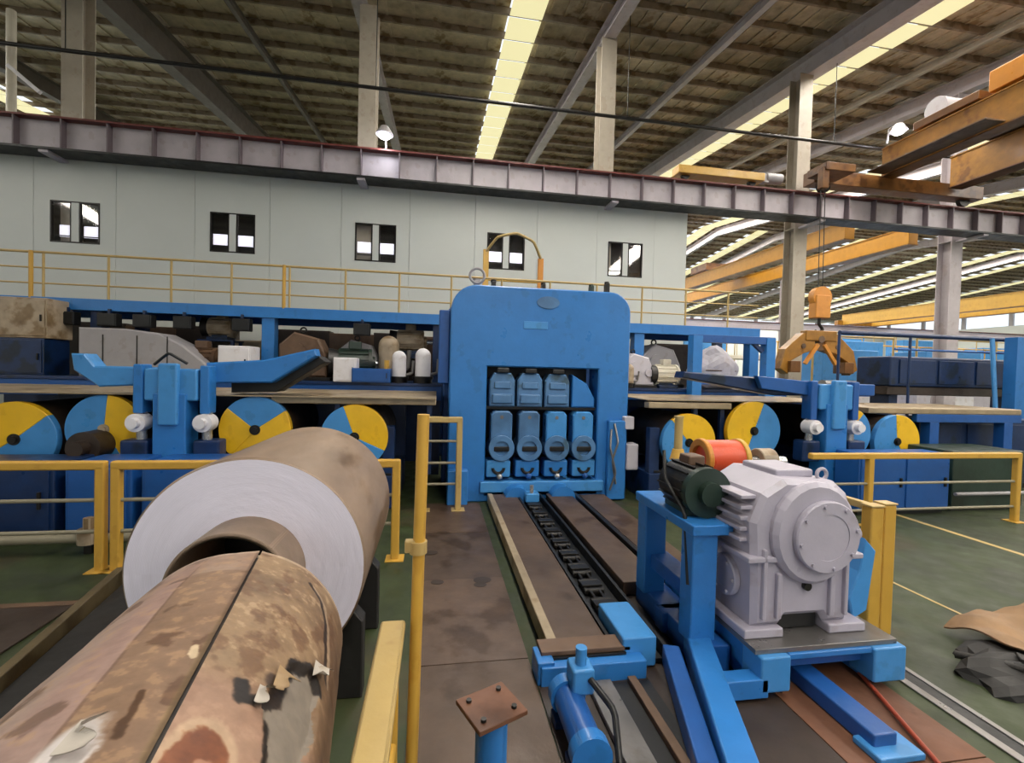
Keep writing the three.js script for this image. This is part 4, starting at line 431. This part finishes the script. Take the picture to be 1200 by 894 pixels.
{ // dark drive motor on the blue shelf, red-orange coupling guard behind
  const o = thing('drive_motor', 'dark greasy drive motor on the blue shelf beside the gearbox', 'motor', [2.02, 1.06, -3.5]);
  part(o, 'body', [cy(0.18, 0.4, 'z', 2.05, 1.25, -3.42, 32), ...Array.from({ length: 16 }, (_, i) => bx(0.01, 0.03, 0.36, 0, 0.185, 0, 0).rotateZ(i / 16 * 2 * PI).translate(2.05, 1.25, -3.43))], M.darkSteel); part(o, 'end_bell', [cy(0.19, 0.06, 'z', 2.05, 1.25, -3.21, 32), cy(0.09, 0.1, 'z', 2.05, 1.25, -3.17, 20)], M.darkGreen); part(o, 'foot', [b2(1.92, 2.18, 1.06, 1.12, -3.6, -3.24)], M.darkGreen); part(o, 'terminal_box', [b2(1.99, 2.13, 1.4, 1.5, -3.52, -3.36, 0.015)], M.brown); part(o, 'cable', [tube([[1.9, 1.5, -3.6], [1.84, 1.3, -3.45], [1.87, 1.1, -3.2], [1.86, 0.6, -3.1]], 0.015, 20, 8)], M.black);
  const c = thing('coupling_guard', 'round red-orange coupling guard with a yellow rim behind the gearbox', 'machine guard', [2.72, 1.1, -4.0]); part(c, 'shell', [cy(0.17, 0.36, 'x', 2.68, 1.36, -4.0, 32)], M.redOrange); part(c, 'rim', [ringG(0.185, 0.12, 0.05, 'x', 2.49, 1.36, -4.0, 32)], M.orangePaint); part(c, 'rim', [ringG(0.185, 0.12, 0.05, 'x', 2.87, 1.36, -4.0, 32)], M.yellow); part(c, 'foot', [b2(2.56, 2.76, 1.1, 1.22, -4.08, -3.85, 0.01)], M.orangePaint); part(c, 'post', [b2(2.58, 2.74, 0, 1.1, -4.12, -4.0, 0.01)], M.blueDeep);
  const d = thing('pillow_bearing', 'small tan bearing block behind the gearbox top', 'bearing', [3.15, 1.1, -4]); part(d, 'housing', [ringG(0.13, 0.06, 0.16, 'x', 3.15, 1.32, -4.0, 28)], M.beige); part(d, 'foot', [b2(3.05, 3.25, 1.12, 1.22, -4.1, -3.9, 0.01)], M.beige); part(d, 'post', [b2(3.08, 3.22, 0, 1.12, -4.07, -3.93, 0.01)], M.navy); part(d, 'shaft', [cy(0.05, 0.5, 'x', 3.12, 1.32, -4.0, 18)], M.brightSteel);
  const y = thing('valve_post', 'pale yellow upright valve post with a wide foot beside the leveller, exit side', 'post', [3.6, 0, -6.4]); part(y, 'tube', [cy(0.06, 1.5, 'y', 3.6, 0.75, -6.4, 18)], M.yellowPale); part(y, 'collar', [cy(0.12, 0.16, 'y', 3.6, 0.95, -6.4, 20, 0.08)], M.yellow); part(y, 'cap', [cy(0.07, 0.03, 'y', 3.6, 1.51, -6.4, 18)], M.yellowPale); part(y, 'foot', [cy(0.14, 0.03, 'y', 3.6, 0.015, -6.4, 20)], M.yellow);
}
single('floor_pipe', 'thin red-brown pipe lying along the rusty floor plates beside the stand', 'pipe', [rod([3.12, 0.03, -3.0], [2.72, 0.03, -1.9], 0.014), rod([2.72, 0.03, -1.9], [2.5, 0.03, -1.2], 0.014)], M.pipeRed);
{ // scrap heap on the green floor
  const o = thing('scrap_heap', 'low heap of dark scrap under a brown mat on the green floor', 'scrap', [4.6, 0, -3.0]);
  const mg = new THREE.PlaneGeometry(1.1, 0.7, 26, 16); { const p = mg.attributes.position; for (let i = 0; i < p.count; i++) { const x = p.getX(i), y = p.getY(i); p.setZ(i, 0.16 + 0.05 * Math.sin(4 * x + 3 * y) + 0.03 * Math.sin(9 * x - 5 * y) + 0.012 * Math.sin(23 * x + 17 * y) - 0.25 * Math.max(0, Math.abs(x) - 0.42) - 0.4 * Math.max(0, Math.abs(y) - 0.2)); } mg.rotateX(-PI / 2).computeVertexNormals(); }
  const mg2 = mg.clone().translate(0, -0.012, 0); mg2.index.array.reverse(); mg2.computeVertexNormals();
  part(o, 'mat', [mg.translate(5.0, 0.05, -3.05), mg2.translate(5.0, 0.05, -3.05)], M.woodTan);
  part(o, 'dark_lump', [(() => { const g = new THREE.IcosahedronGeometry(0.5, 4), p = g.attributes.position; for (let i = 0; i < p.count; i++) { const x = p.getX(i), y = p.getY(i), z = p.getZ(i), k = 1 + 0.12 * Math.sin(11 * x + 5 * z) + 0.1 * Math.sin(17 * z - 6 * x + 1); p.setXYZ(i, x * k * 1.45, Math.max(0, y * 0.32 * k), z * k * 0.7); } g.computeVertexNormals(); return g.translate(4.72, 0.0, -2.82); })()], M.rubber);
  for (let i = 0; i < 5; i++) part(o, 'hose', [tube([[4.1 + i * 0.05, 0.06, -3.05 + i * 0.05], [4.3 + i * 0.04, 0.12 + i * 0.02, -2.75 + i * 0.04], [4.7, 0.14, -2.48 + i * 0.05], [5.3, 0.08, -2.5 + i * 0.05]], 0.03, 24, 8)], i % 2 ? M.black : M.darkSteel);
  for (let i = 0; i < 12; i++) part(o, 'scrap_piece', [bx(rr(0.06, 0.2), rr(0.02, 0.05), rr(0.05, 0.14), 4.4 + i * 0.07 + rr(-0.05, 0.05), 0.15 + rr(0, 0.05), -2.72 + rr(-0.14, 0.14), 0.008, [rr(-0.3, 0.3), rr(0, 3), rr(-0.3, 0.3)])], [M.darkSteel, M.steel, M.brownDark, M.grey][i % 4]);
}
scene.getObjectByName('scrap_heap').position.add(new THREE.Vector3(-0.14, 0, 0.17));
// ================= COILS =================
{
  const o = thing('steel_coil', 'large coil with white end face and brown outer wrap beside the yellow fence', 'coil', [-1.035, 0.32, -3.5]), X = -1.035, Y = 0.965, R = 0.645;
  mat('coilFace', 0xeeeafa, 0.55, 0, { map: tex(256, 512, (x, y) => { const k = 0.94 + (((y * 7919) % 13) / 13 - 0.5) * 0.06 + (N3[(y % 512) * 512 + x] - 0.5) * 0.05; return [k, k, k]; }, true, 1, 1) }); mat('coilWrap', 0x947e6a, 0.65, 0, { grime: 1 });
  const face = (z, dir) => { const n = 96, rings = 12, ri = 0.3, pos = [], nor = [], uv = []; for (let a = 0; a < rings; a++) for (let i = 0; i < n; i++) { const r0 = ri + (R - 0.012 - ri) * a / rings, r1 = ri + (R - 0.012 - ri) * (a + 1) / rings, t0 = i / n * 2 * PI, t1 = (i + 1) / n * 2 * PI, q = [[r0, t0], [r1, t0], [r1, t1], [r0, t0], [r1, t1], [r0, t1]]; if (dir < 0) q.reverse(); for (const [r, t] of q) { pos.push(X + r * Math.cos(t), Y + r * Math.sin(t), z); nor.push(0, 0, dir); uv.push(t / (2 * PI) * 2, r * 2); } } const g = new THREE.BufferGeometry(); g.setAttribute('position', new THREE.Float32BufferAttribute(pos, 3)); g.setAttribute('normal', new THREE.Float32BufferAttribute(nor, 3)); g.setAttribute('uv', new THREE.Float32BufferAttribute(uv, 2)); return g; };
  part(o, 'end_face', [face(-2.8, 1), face(-4.2, -1)], M.coilFace, 'white end of the wound sheet', true);
  part(o, 'outer_wrap', [new THREE.LatheGeometry([[R - 0.014, -0.7], [R, -0.69], [R, 0.69], [R - 0.014, 0.7]].map((p) => new THREE.Vector2(...p)), 96).rotateX(PI / 2).translate(X, Y, -3.5)].map((g) => { const u = g.attributes.uv; for (let i = 0; i < u.count; i++) u.setXY(i, u.getX(i) * 4, u.getY(i) * 1.4); return g; }), M.coilWrap, 'brown outer wrap', true);
  part(o, 'core_sleeve', [new THREE.LatheGeometry([[0.285, -0.94], [0.305, -0.94], [0.31, -0.93], [0.31, 0.82], [0.305, 0.83], [0.285, 0.83], [0.285, -0.94]].map((p) => new THREE.Vector2(...p)), 64).rotateX(PI / 2).translate(X, Y, -3.35)], M.coilWrap, 'brown core sleeve'); part(o, 'core_shade_disc', [cy(0.286, 0.02, 'z', X, Y, -3.2, 40)], M.black);  // black disc inside the sleeve paints the shade of the bore
  const s = thing('coil_saddle', 'dark steel saddle on the floor carrying the white coil', 'saddle', [X, 0, -3.5]); for (const z of [-3.1, -3.9]) part(s, 'cradle', [ex([[X - 0.6, 0], [X + 0.6, 0], [X + 0.6, 0.5], ...Array.from({ length: 11 }, (_, i) => { const t = -0.62 - (PI - 1.24) * i / 10; return [X + (R + 0.005) * Math.cos(t), Y + (R + 0.005) * Math.sin(t)]; }), [X - 0.6, 0.5]], 0.12, z + 0.06, 0.008)], M.rubber); part(s, 'tie_bar', [b2(X - 0.5, X - 0.42, 0.02, 0.12, -3.9, -3.1), b2(X + 0.42, X + 0.5, 0.02, 0.12, -3.9, -3.1)], M.darkSteel);
}
{ // rusty cylinder wrapped in torn paper, lying askew in front of the coil
  const far = new THREE.Vector3(-0.853, 0.861, -2.15), dir = new THREE.Vector3(0.136, 0.0613, 1).normalize(), L = 2.35, R = 0.452;
  // places on the skin: degrees from the top (to the walkway side positive) and v, the share of the length from the coil end; distances in centimetres
  const TW = 1024, TH = 1024, DEG = 0.79, LEN = 235, slitAt = (v) => 12.5 + 14 * v;
  const near = (x, y, pts) => { let m = 1e9; for (let k = 1; k < pts.length; k++) { const [ax, ay] = [pts[k - 1][0] * DEG, pts[k - 1][1] * LEN], [bx_, by_] = [pts[k][0] * DEG, pts[k][1] * LEN], dx = bx_ - ax, dy = by_ - ay, t = Math.max(0, Math.min(1, ((x - ax) * dx + (y - ay) * dy) / (dx * dx + dy * dy))); m = Math.min(m, Math.hypot(x - ax - dx * t, y - ay - dy * t)); } return m; };
  const inside = (x, y, pts) => { let c = false; for (let k = 0, l = pts.length - 1; k < pts.length; l = k++) { const [xi, yi] = [pts[k][0] * DEG, pts[k][1] * LEN], [xj, yj] = [pts[l][0] * DEG, pts[l][1] * LEN]; if ((yi > y) !== (yj > y) && x < (xj - xi) * (y - yi) / (yj - yi) + xi) c = !c; } return c; };
  const HOLE = [[41, 0.4], [46, 0.35], [49, 0.3], [58, 0.275], [66, 0.29], [68, 0.36], [63, 0.46], [57, 0.62], [50, 0.56], [48, 0.45]], TEAR_SHADE = [[33, 0.385], [34.5, 0.41], [40, 0.405], [45, 0.385], [47, 0.35], [49, 0.3], [58, 0.27], [65, 0.285]], TEAR_SHADE2 = [[46, 0.42], [49, 0.45], [48.5, 0.5], [51, 0.56]], RIM = [[44, 0.05], [55, 0.075], [62, 0.12], [66, 0.18], [69, 0.24]];
  const skinNoise = (deg, v, N, f) => N[(((Math.floor(v * LEN * f) % 512) + 512) % 512) * 512 + (((Math.floor(deg * DEG * f) % 512) + 512) % 512)];
  const rustShadeMap = tex(TW, TH, (x, y) => {
    const deg = (x / TW - 0.5) * 360, v = y / TH, a = skinNoise(deg, v, N1, 4), b = skinNoise(deg, v, N2, 5), f = skinNoise(deg, v, N3, 9), lw = N2[(((Math.floor(v * 40)) & 511) * 512) + (Math.floor((deg + 400) * 3.2) & 511)];
    const X = deg * DEG + (b - 0.5) * 4.5 + (f - 0.5) * 2, Y = v * LEN + (a - 0.5) * 8 + (f - 0.5) * 3, d = deg - slitAt(v), mix = (c, e, t) => mixc(c, e, Math.max(0, Math.min(1, t)));
    let c;
    if (d < 0) {
      c = mix([0.82, 0.76, 0.72], [0.7, 0.61, 0.57], sstep(0.42, 0.6, lw)); c = mix(c, [0.66, 0.54, 0.51], sstep(14, 4, Math.abs(deg + 15 - 20 * (v - 0.3))) * 0.7);
      const seam = -13 + 22 * Math.max(0, v - 0.15); c = mix(c, mix([0.5, 0.4, 0.32], [0.64, 0.53, 0.44], a), sstep(seam - 1.2, seam + 0.8, deg + (b - 0.5) * 2) * (v < 0.1 ? 0.5 : 0.92)); c = mix(c, [0.4, 0.29, 0.23], sstep(0.9, 0.2, Math.abs(deg - seam)) * 0.5);
      c = mix(c, [0.66, 0.54, 0.46], sstep(0.12, 0.05, v) * 0.5); c = mix(c, [0.7, 0.58, 0.45], sstep(0.56, 0.66, f) * 0.5); c = mix(c, [0.38, 0.27, 0.2], sstep(0.62, 0.7, b) * 0.6);
      c = mix(c, [0.55, 0.5, 0.3], sstep(-3.2, -0.8, d) * 0.7 * sstep(0.2, 0.35, v));
      c = mix(c, [0.9, 0.89, 0.9], sstep(5.5, 3.2, Math.hypot(X - 0.3 * DEG, (Y - 0.5 * LEN) * 0.5) + (f - 0.5) * 3)); c = mix(c, [0.34, 0.24, 0.16], sstep(1.4, 0.5, near(X, Y, [[6, 0.43], [8, 0.46], [9, 0.49]]))); c = mix(c, [0.36, 0.27, 0.2], sstep(1.6, 0.2, Math.abs(d + 1)) * 0.6); c = mix(c, [0.85, 0.78, 0.66], sstep(1.6, 0.9, near(X, Y, [[13.5, 0.345], [14, 0.36]])));
    } else {
      c = mix([0.62, 0.52, 0.4], [0.51, 0.415, 0.315], sstep(0.42, 0.6, a)); c = mix(c, [0.72, 0.63, 0.51], sstep(0.55, 0.7, f) * 0.6); c = mix(c, [0.46, 0.34, 0.24], sstep(0.6, 0.7, b) * 0.75); c = mix(c, [0.68, 0.55, 0.48], sstep(0.36, 0.42, v) * 0.75); c = mix(c, [0.42, 0.31, 0.22], sstep(58, 74, deg + (b - 0.5) * 20) * 0.6);
      const r = Math.hypot((X - 30.5 * DEG) / 7.6, (Y - 0.515 * LEN) / 12); c = mix(c, [0.78, 0.68, 0.57], sstep(1.25, 1.05, r) * 0.8); c = mix(c, mix([0.45, 0.25, 0.15], [0.58, 0.36, 0.22], f), sstep(0.96, 0.84, r)); c = mix(c, [0.7, 0.52, 0.42], sstep(0.42, 0.3, Math.hypot((X - 33 * DEG) / 7.6, (Y - 0.52 * LEN) / 12)));
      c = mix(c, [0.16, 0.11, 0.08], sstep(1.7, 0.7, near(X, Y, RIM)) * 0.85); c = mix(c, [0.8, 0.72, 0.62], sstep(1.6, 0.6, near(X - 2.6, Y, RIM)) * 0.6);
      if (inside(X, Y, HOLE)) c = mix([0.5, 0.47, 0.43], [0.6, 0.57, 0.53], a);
      c = mix(c, [0.12, 0.085, 0.06], sstep(2.8, 1.3, near(X, Y, TEAR_SHADE))); c = mix(c, [0.14, 0.1, 0.07], sstep(2.2, 1.0, near(X, Y, TEAR_SHADE2))); c = mix(c, [0.2, 0.14, 0.1], sstep(3.6, 1.8, near(X, Y, [[43, 0.36], [46, 0.375]])) * 0.8);  // dark edges around the torn hole are shade painted into the skin
    }
    c = mix(c, [0.85, 0.78, 0.7], sstep(0.012, 0.006, v) * 0.6);
    const n = 0.95 + (f - 0.5) * 0.22; return c.map((q) => q * n);
  });
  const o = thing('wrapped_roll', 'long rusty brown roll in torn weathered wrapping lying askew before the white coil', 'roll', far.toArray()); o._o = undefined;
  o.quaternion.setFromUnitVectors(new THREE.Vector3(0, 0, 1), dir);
  mat('rollWrap', 0xe8e2dc, 0.75, 0, { map: rustShadeMap, bumpScale: 0.004 });
  { const n = 240, m = 150, gap = 0.010, pos = [], uv = [], idx = []; // skin with a lengthways slit
    for (let j = 0; j <= m; j++) for (let i = 0; i <= n; i++) { const v = j / m, a0 = slitAt(v) * PI / 180, ang = a0 + gap + (2 * PI - 2 * gap) * i / n, zz = L * v; let deg = ang * 180 / PI; if (deg > 180) deg -= 360; const lip = (Math.exp(-i * 0.35) + Math.exp((i - n) * 0.35)) * 0.008, hole = inside(deg * DEG, v * LEN, HOLE) ? -0.014 : 0, r = R + lip + hole + (skinNoise(deg, v, N1, 4) - 0.5) * 0.014; pos.push(r * Math.sin(ang), r * Math.cos(ang), zz); uv.push(ang / (2 * PI) + 0.5, v); }
    for (let j = 0; j < m; j++) for (let i = 0; i < n; i++) { const a = j * (n + 1) + i; idx.push(a, a + n + 1, a + 1, a + 1, a + n + 1, a + n + 2); }
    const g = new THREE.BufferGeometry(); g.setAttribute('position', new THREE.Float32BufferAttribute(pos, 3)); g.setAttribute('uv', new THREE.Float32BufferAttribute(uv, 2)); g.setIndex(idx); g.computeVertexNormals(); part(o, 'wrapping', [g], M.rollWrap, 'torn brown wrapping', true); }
  part(o, 'core', [cy(R - 0.02, L - 0.02, 'z', 0, 0, L / 2, 64)], M.brownDark); part(o, 'end_ring', [ringG(R - 0.014, R - 0.06, 0.03, 'z', 0, 0, 0.005, 64)], M.beige);
  // curled torn flaps
  const flap = (deg, v, w, l, lift, m, tilt = 0) => { const g = new THREE.PlaneGeometry(w, l, 12, 10), p = g.attributes.position; for (let i = 0; i < p.count; i++) { const x = p.getX(i), y = p.getY(i), t = x / w + 0.5, jag = 0.02 * Math.sin(37 * y + 11 * v) + 0.012 * Math.sin(91 * y); const ang = deg * PI / 180 + (x + jag * t) / R, r = R + 0.012 + lift * t * t * (1 + 0.35 * Math.sin(15 * y + deg)), z = v * L + y + tilt * x; p.setXYZ(i, r * Math.sin(ang), r * Math.cos(ang), z); } g.computeVertexNormals(); const b = g.clone(); b.index.array.reverse(); b.computeVertexNormals(); b.translate(0, -0.002, 0); part(o, 'torn_flap', [g, b], m); };
  mat('paperTan', 0xb89a72, 0.85, 0, { grime: 1 }); mat('paperPale', 0xcfc6ba, 0.85, 0, { grime: 1 });
  flap(61, 0.268, 0.05, 0.09, 0.03, M.paperPale, -0.6); flap(40, 0.405, 0.035, 0.07, 0.016, M.paperPale, 0.3); flap(45, 0.36, 0.045, 0.1, 0.014, M.paperTan, 0.6); flap(2, 0.5, 0.05, 0.1, 0.014, M.paperPale, 0.2);
  const s = thing('roll_cradle', 'low dark cradle carrying the rusty wrapped roll', 'saddle', [-0.75, 0, -1.4]); for (const t of [0.35, 1.5]) { const c = far.clone().addScaledVector(dir, t); part(s, 'cradle', [ex([[c.x - 0.42, 0], [c.x + 0.42, 0], [c.x + 0.42, c.y - 0.24], ...Array.from({ length: 9 }, (_, i) => { const a = -0.62 - (PI - 1.24) * i / 8; return [c.x + (R + 0.012) * Math.cos(a), c.y + (R + 0.012) * Math.sin(a)]; }), [c.x - 0.42, c.y - 0.24]], 0.1, c.z + 0.05, 0.006)], M.rubber); }
}
{ // skids and floor items left of the coil
  const o = thing('skid_rail', 'long olive-brown skid rail and black bar of painted shade on the floor beside the coil', 'skid', [-2.8, 0, -4]); part(o, 'rail', [bar([-2.94, 0.09, -4.9], [-2.5, 0.09, -2.4], 0.07, 0.16, 0.012)], M.olive); part(o, 'rail', [bar([-2.66, 0.06, -4.85], [-2.3, 0.06, -2.4], 0.3, 0.1, 0.012)], M.rubber);  // second, black box paints the shade lying beside the skid
  const p = thing('shade_mat', 'dark brown sheet of painted floor shade beside the skid rail', 'mat', [-3.4, 0, -4]); part(p, 'mat', [b2(-4.6, -3.05, 0, 0.02, -4.5, -2.6, 0.006)], M.brownDark); part(p, 'edge_strip', [b2(-4.6, -3.05, 0.0, 0.03, -4.55, -4.48, 0.006)], M.brown);  // flat dark sheet paints shade onto this stretch of floor
}
// ================= FAR BAY =================
{
  const coilProto = (m, m2) => { const o = thing('far_coil', 'x', 'coil', [0, 0, 0]); scene.remove(o); part(o, 'wound_sheet', [ringG(0.8, 0.3, 1.2, 'z', 0, 0.8, 0, 40)], m); part(o, 'band', [ringG(0.81, 0.79, 0.06, 'z', 0, 0.8, 0.3, 40)], m2); part(o, 'cradle', [bx(1.3, 0.2, 0.2, 0, 0.08, 0.3, 0.01), bx(1.3, 0.2, 0.2, 0, 0.08, -0.3, 0.01)], M.brown); return o; };
  const cA = coilProto(M.white, M.blueDeep), cB = coilProto(M.greyPaint, M.brown), cC = coilProto(M.cream, M.grey); delete used.far_coil;
  const ORD = ['first', 'second', 'third', 'fourth', 'fifth', 'sixth', 'seventh', 'eighth', 'ninth'], KIND = ['white', 'lilac-grey', 'cream'];
  for (let row = 0; row < 3; row++) for (let i = 0; i < 9; i++) { const z = -19.6 - row * 4.6, x = 12.5 + i * 2.4 + row * 4.5 + rr(-0.3, 0.3), k = (i * 2 + row) % 3; copy([cA, cB, cC][k], [x, 0, z + rr(-0.4, 0.4)], `${KIND[k]} sheet coil, ${ORD[i]} from the office wall in the ${['front', 'middle', 'back'][row]} far-bay coil row`, 'sheet coils stored in rows in the far bay', 0); }
  const mach = (x, z, w, h, m, lab) => { const o = thing('far_machine', lab, 'machine', [x, 0, z]); part(o, 'frame', [b2(x - w / 2, x + w / 2, 0, h * 0.55, z - 1, z + 1, 0.03)], m); part(o, 'head', [b2(x - w * 0.35, x + w * 0.35, h * 0.55, h, z - 0.8, z + 0.8, 0.04)], M.blueLight); part(o, 'panel', [b2(x - w * 0.2, x + w * 0.2, h * 0.2, h * 0.45, z + 1, z + 1.03, 0.01)], M.white); part(o, 'roller', [cy(0.25, w * 0.8, 'x', x, h * 0.56, z + 1.0, 24)], M.steel); part(o, 'rail', [rod([x - w / 2, h + 0.5, z + 0.9], [x + w / 2, h + 0.5, z + 0.9], 0.04), rod([x - w / 2, h * 0.55, z + 0.9], [x - w / 2, h + 0.5, z + 0.9], 0.04), rod([x + w / 2, h * 0.55, z + 0.9], [x + w / 2, h + 0.5, z + 0.9], 0.04)], M.yellowPale); };
  mach(16, -16.5, 3.6, 3.3, M.blueDeep, 'blue processing machine in the far bay just past the orange tong'); mach(21.5, -17, 4, 3.4, M.greyPaint, 'lilac-grey processing machine in the far bay beyond the pipe rack'); mach(33, -17, 4, 3.2, M.blueDeep, 'blue processing machine in the far bay toward the hall edge');
  mach(27, -26.5, 4.5, 4.6, M.white, 'tall white processing machine in the far bay behind the sheet coils'); mach(20.5, -33.8, 5, 5.4, M.white, 'tall white processing machine deep in the far bay behind the orange tong'); mach(32, -33.8, 5, 5, M.cream, 'tall cream processing machine deep in the far bay'); mach(41, -34, 6, 5.6, M.blueLight, 'large blue processing machine deep in the far bay near the bright yellow crane'); mach(52, -36, 6, 5.4, M.white, 'white processing machine deepest in the far bay'); mach(40, -24, 4, 4.2, M.blueLight, 'pale blue processing machine in the far bay beside the coil rows'); mach(15, -45, 6, 7, M.cream, 'very tall cream machine at the far end behind the amber crane'); mach(29, -47, 7, 7.2, M.white, 'very tall white machine at the far end of the far bay'); mach(47, -48, 8, 7.4, M.blueLight, 'very tall blue machine at the far end of the far bay');
  const rail = thing('guard_railing', 'distant pale yellow guard railing on a mezzanine in the far bay', 'railing', [24, 0, -30]); part(rail, 'deck', [b2(12, 44, 3.4, 3.65, -31.5, -29.5, 0)], M.cream); part(rail, 'top_rail', [rod([12, 4.7, -29.5], [44, 4.7, -29.5], 0.05)], M.yellow); for (let x = 12; x <= 44; x += 2) part(rail, 'post', [rod([x, 3.65, -29.5], [x, 4.7, -29.5], 0.04)], M.yellow); for (const x of [12.2, 22.8, 33.4, 43.8]) part(rail, 'column', [b2(x - 0.15, x + 0.15, 0, 3.4, -30.6, -30.3)], M.grey);
}
renderer.render(scene, camera);
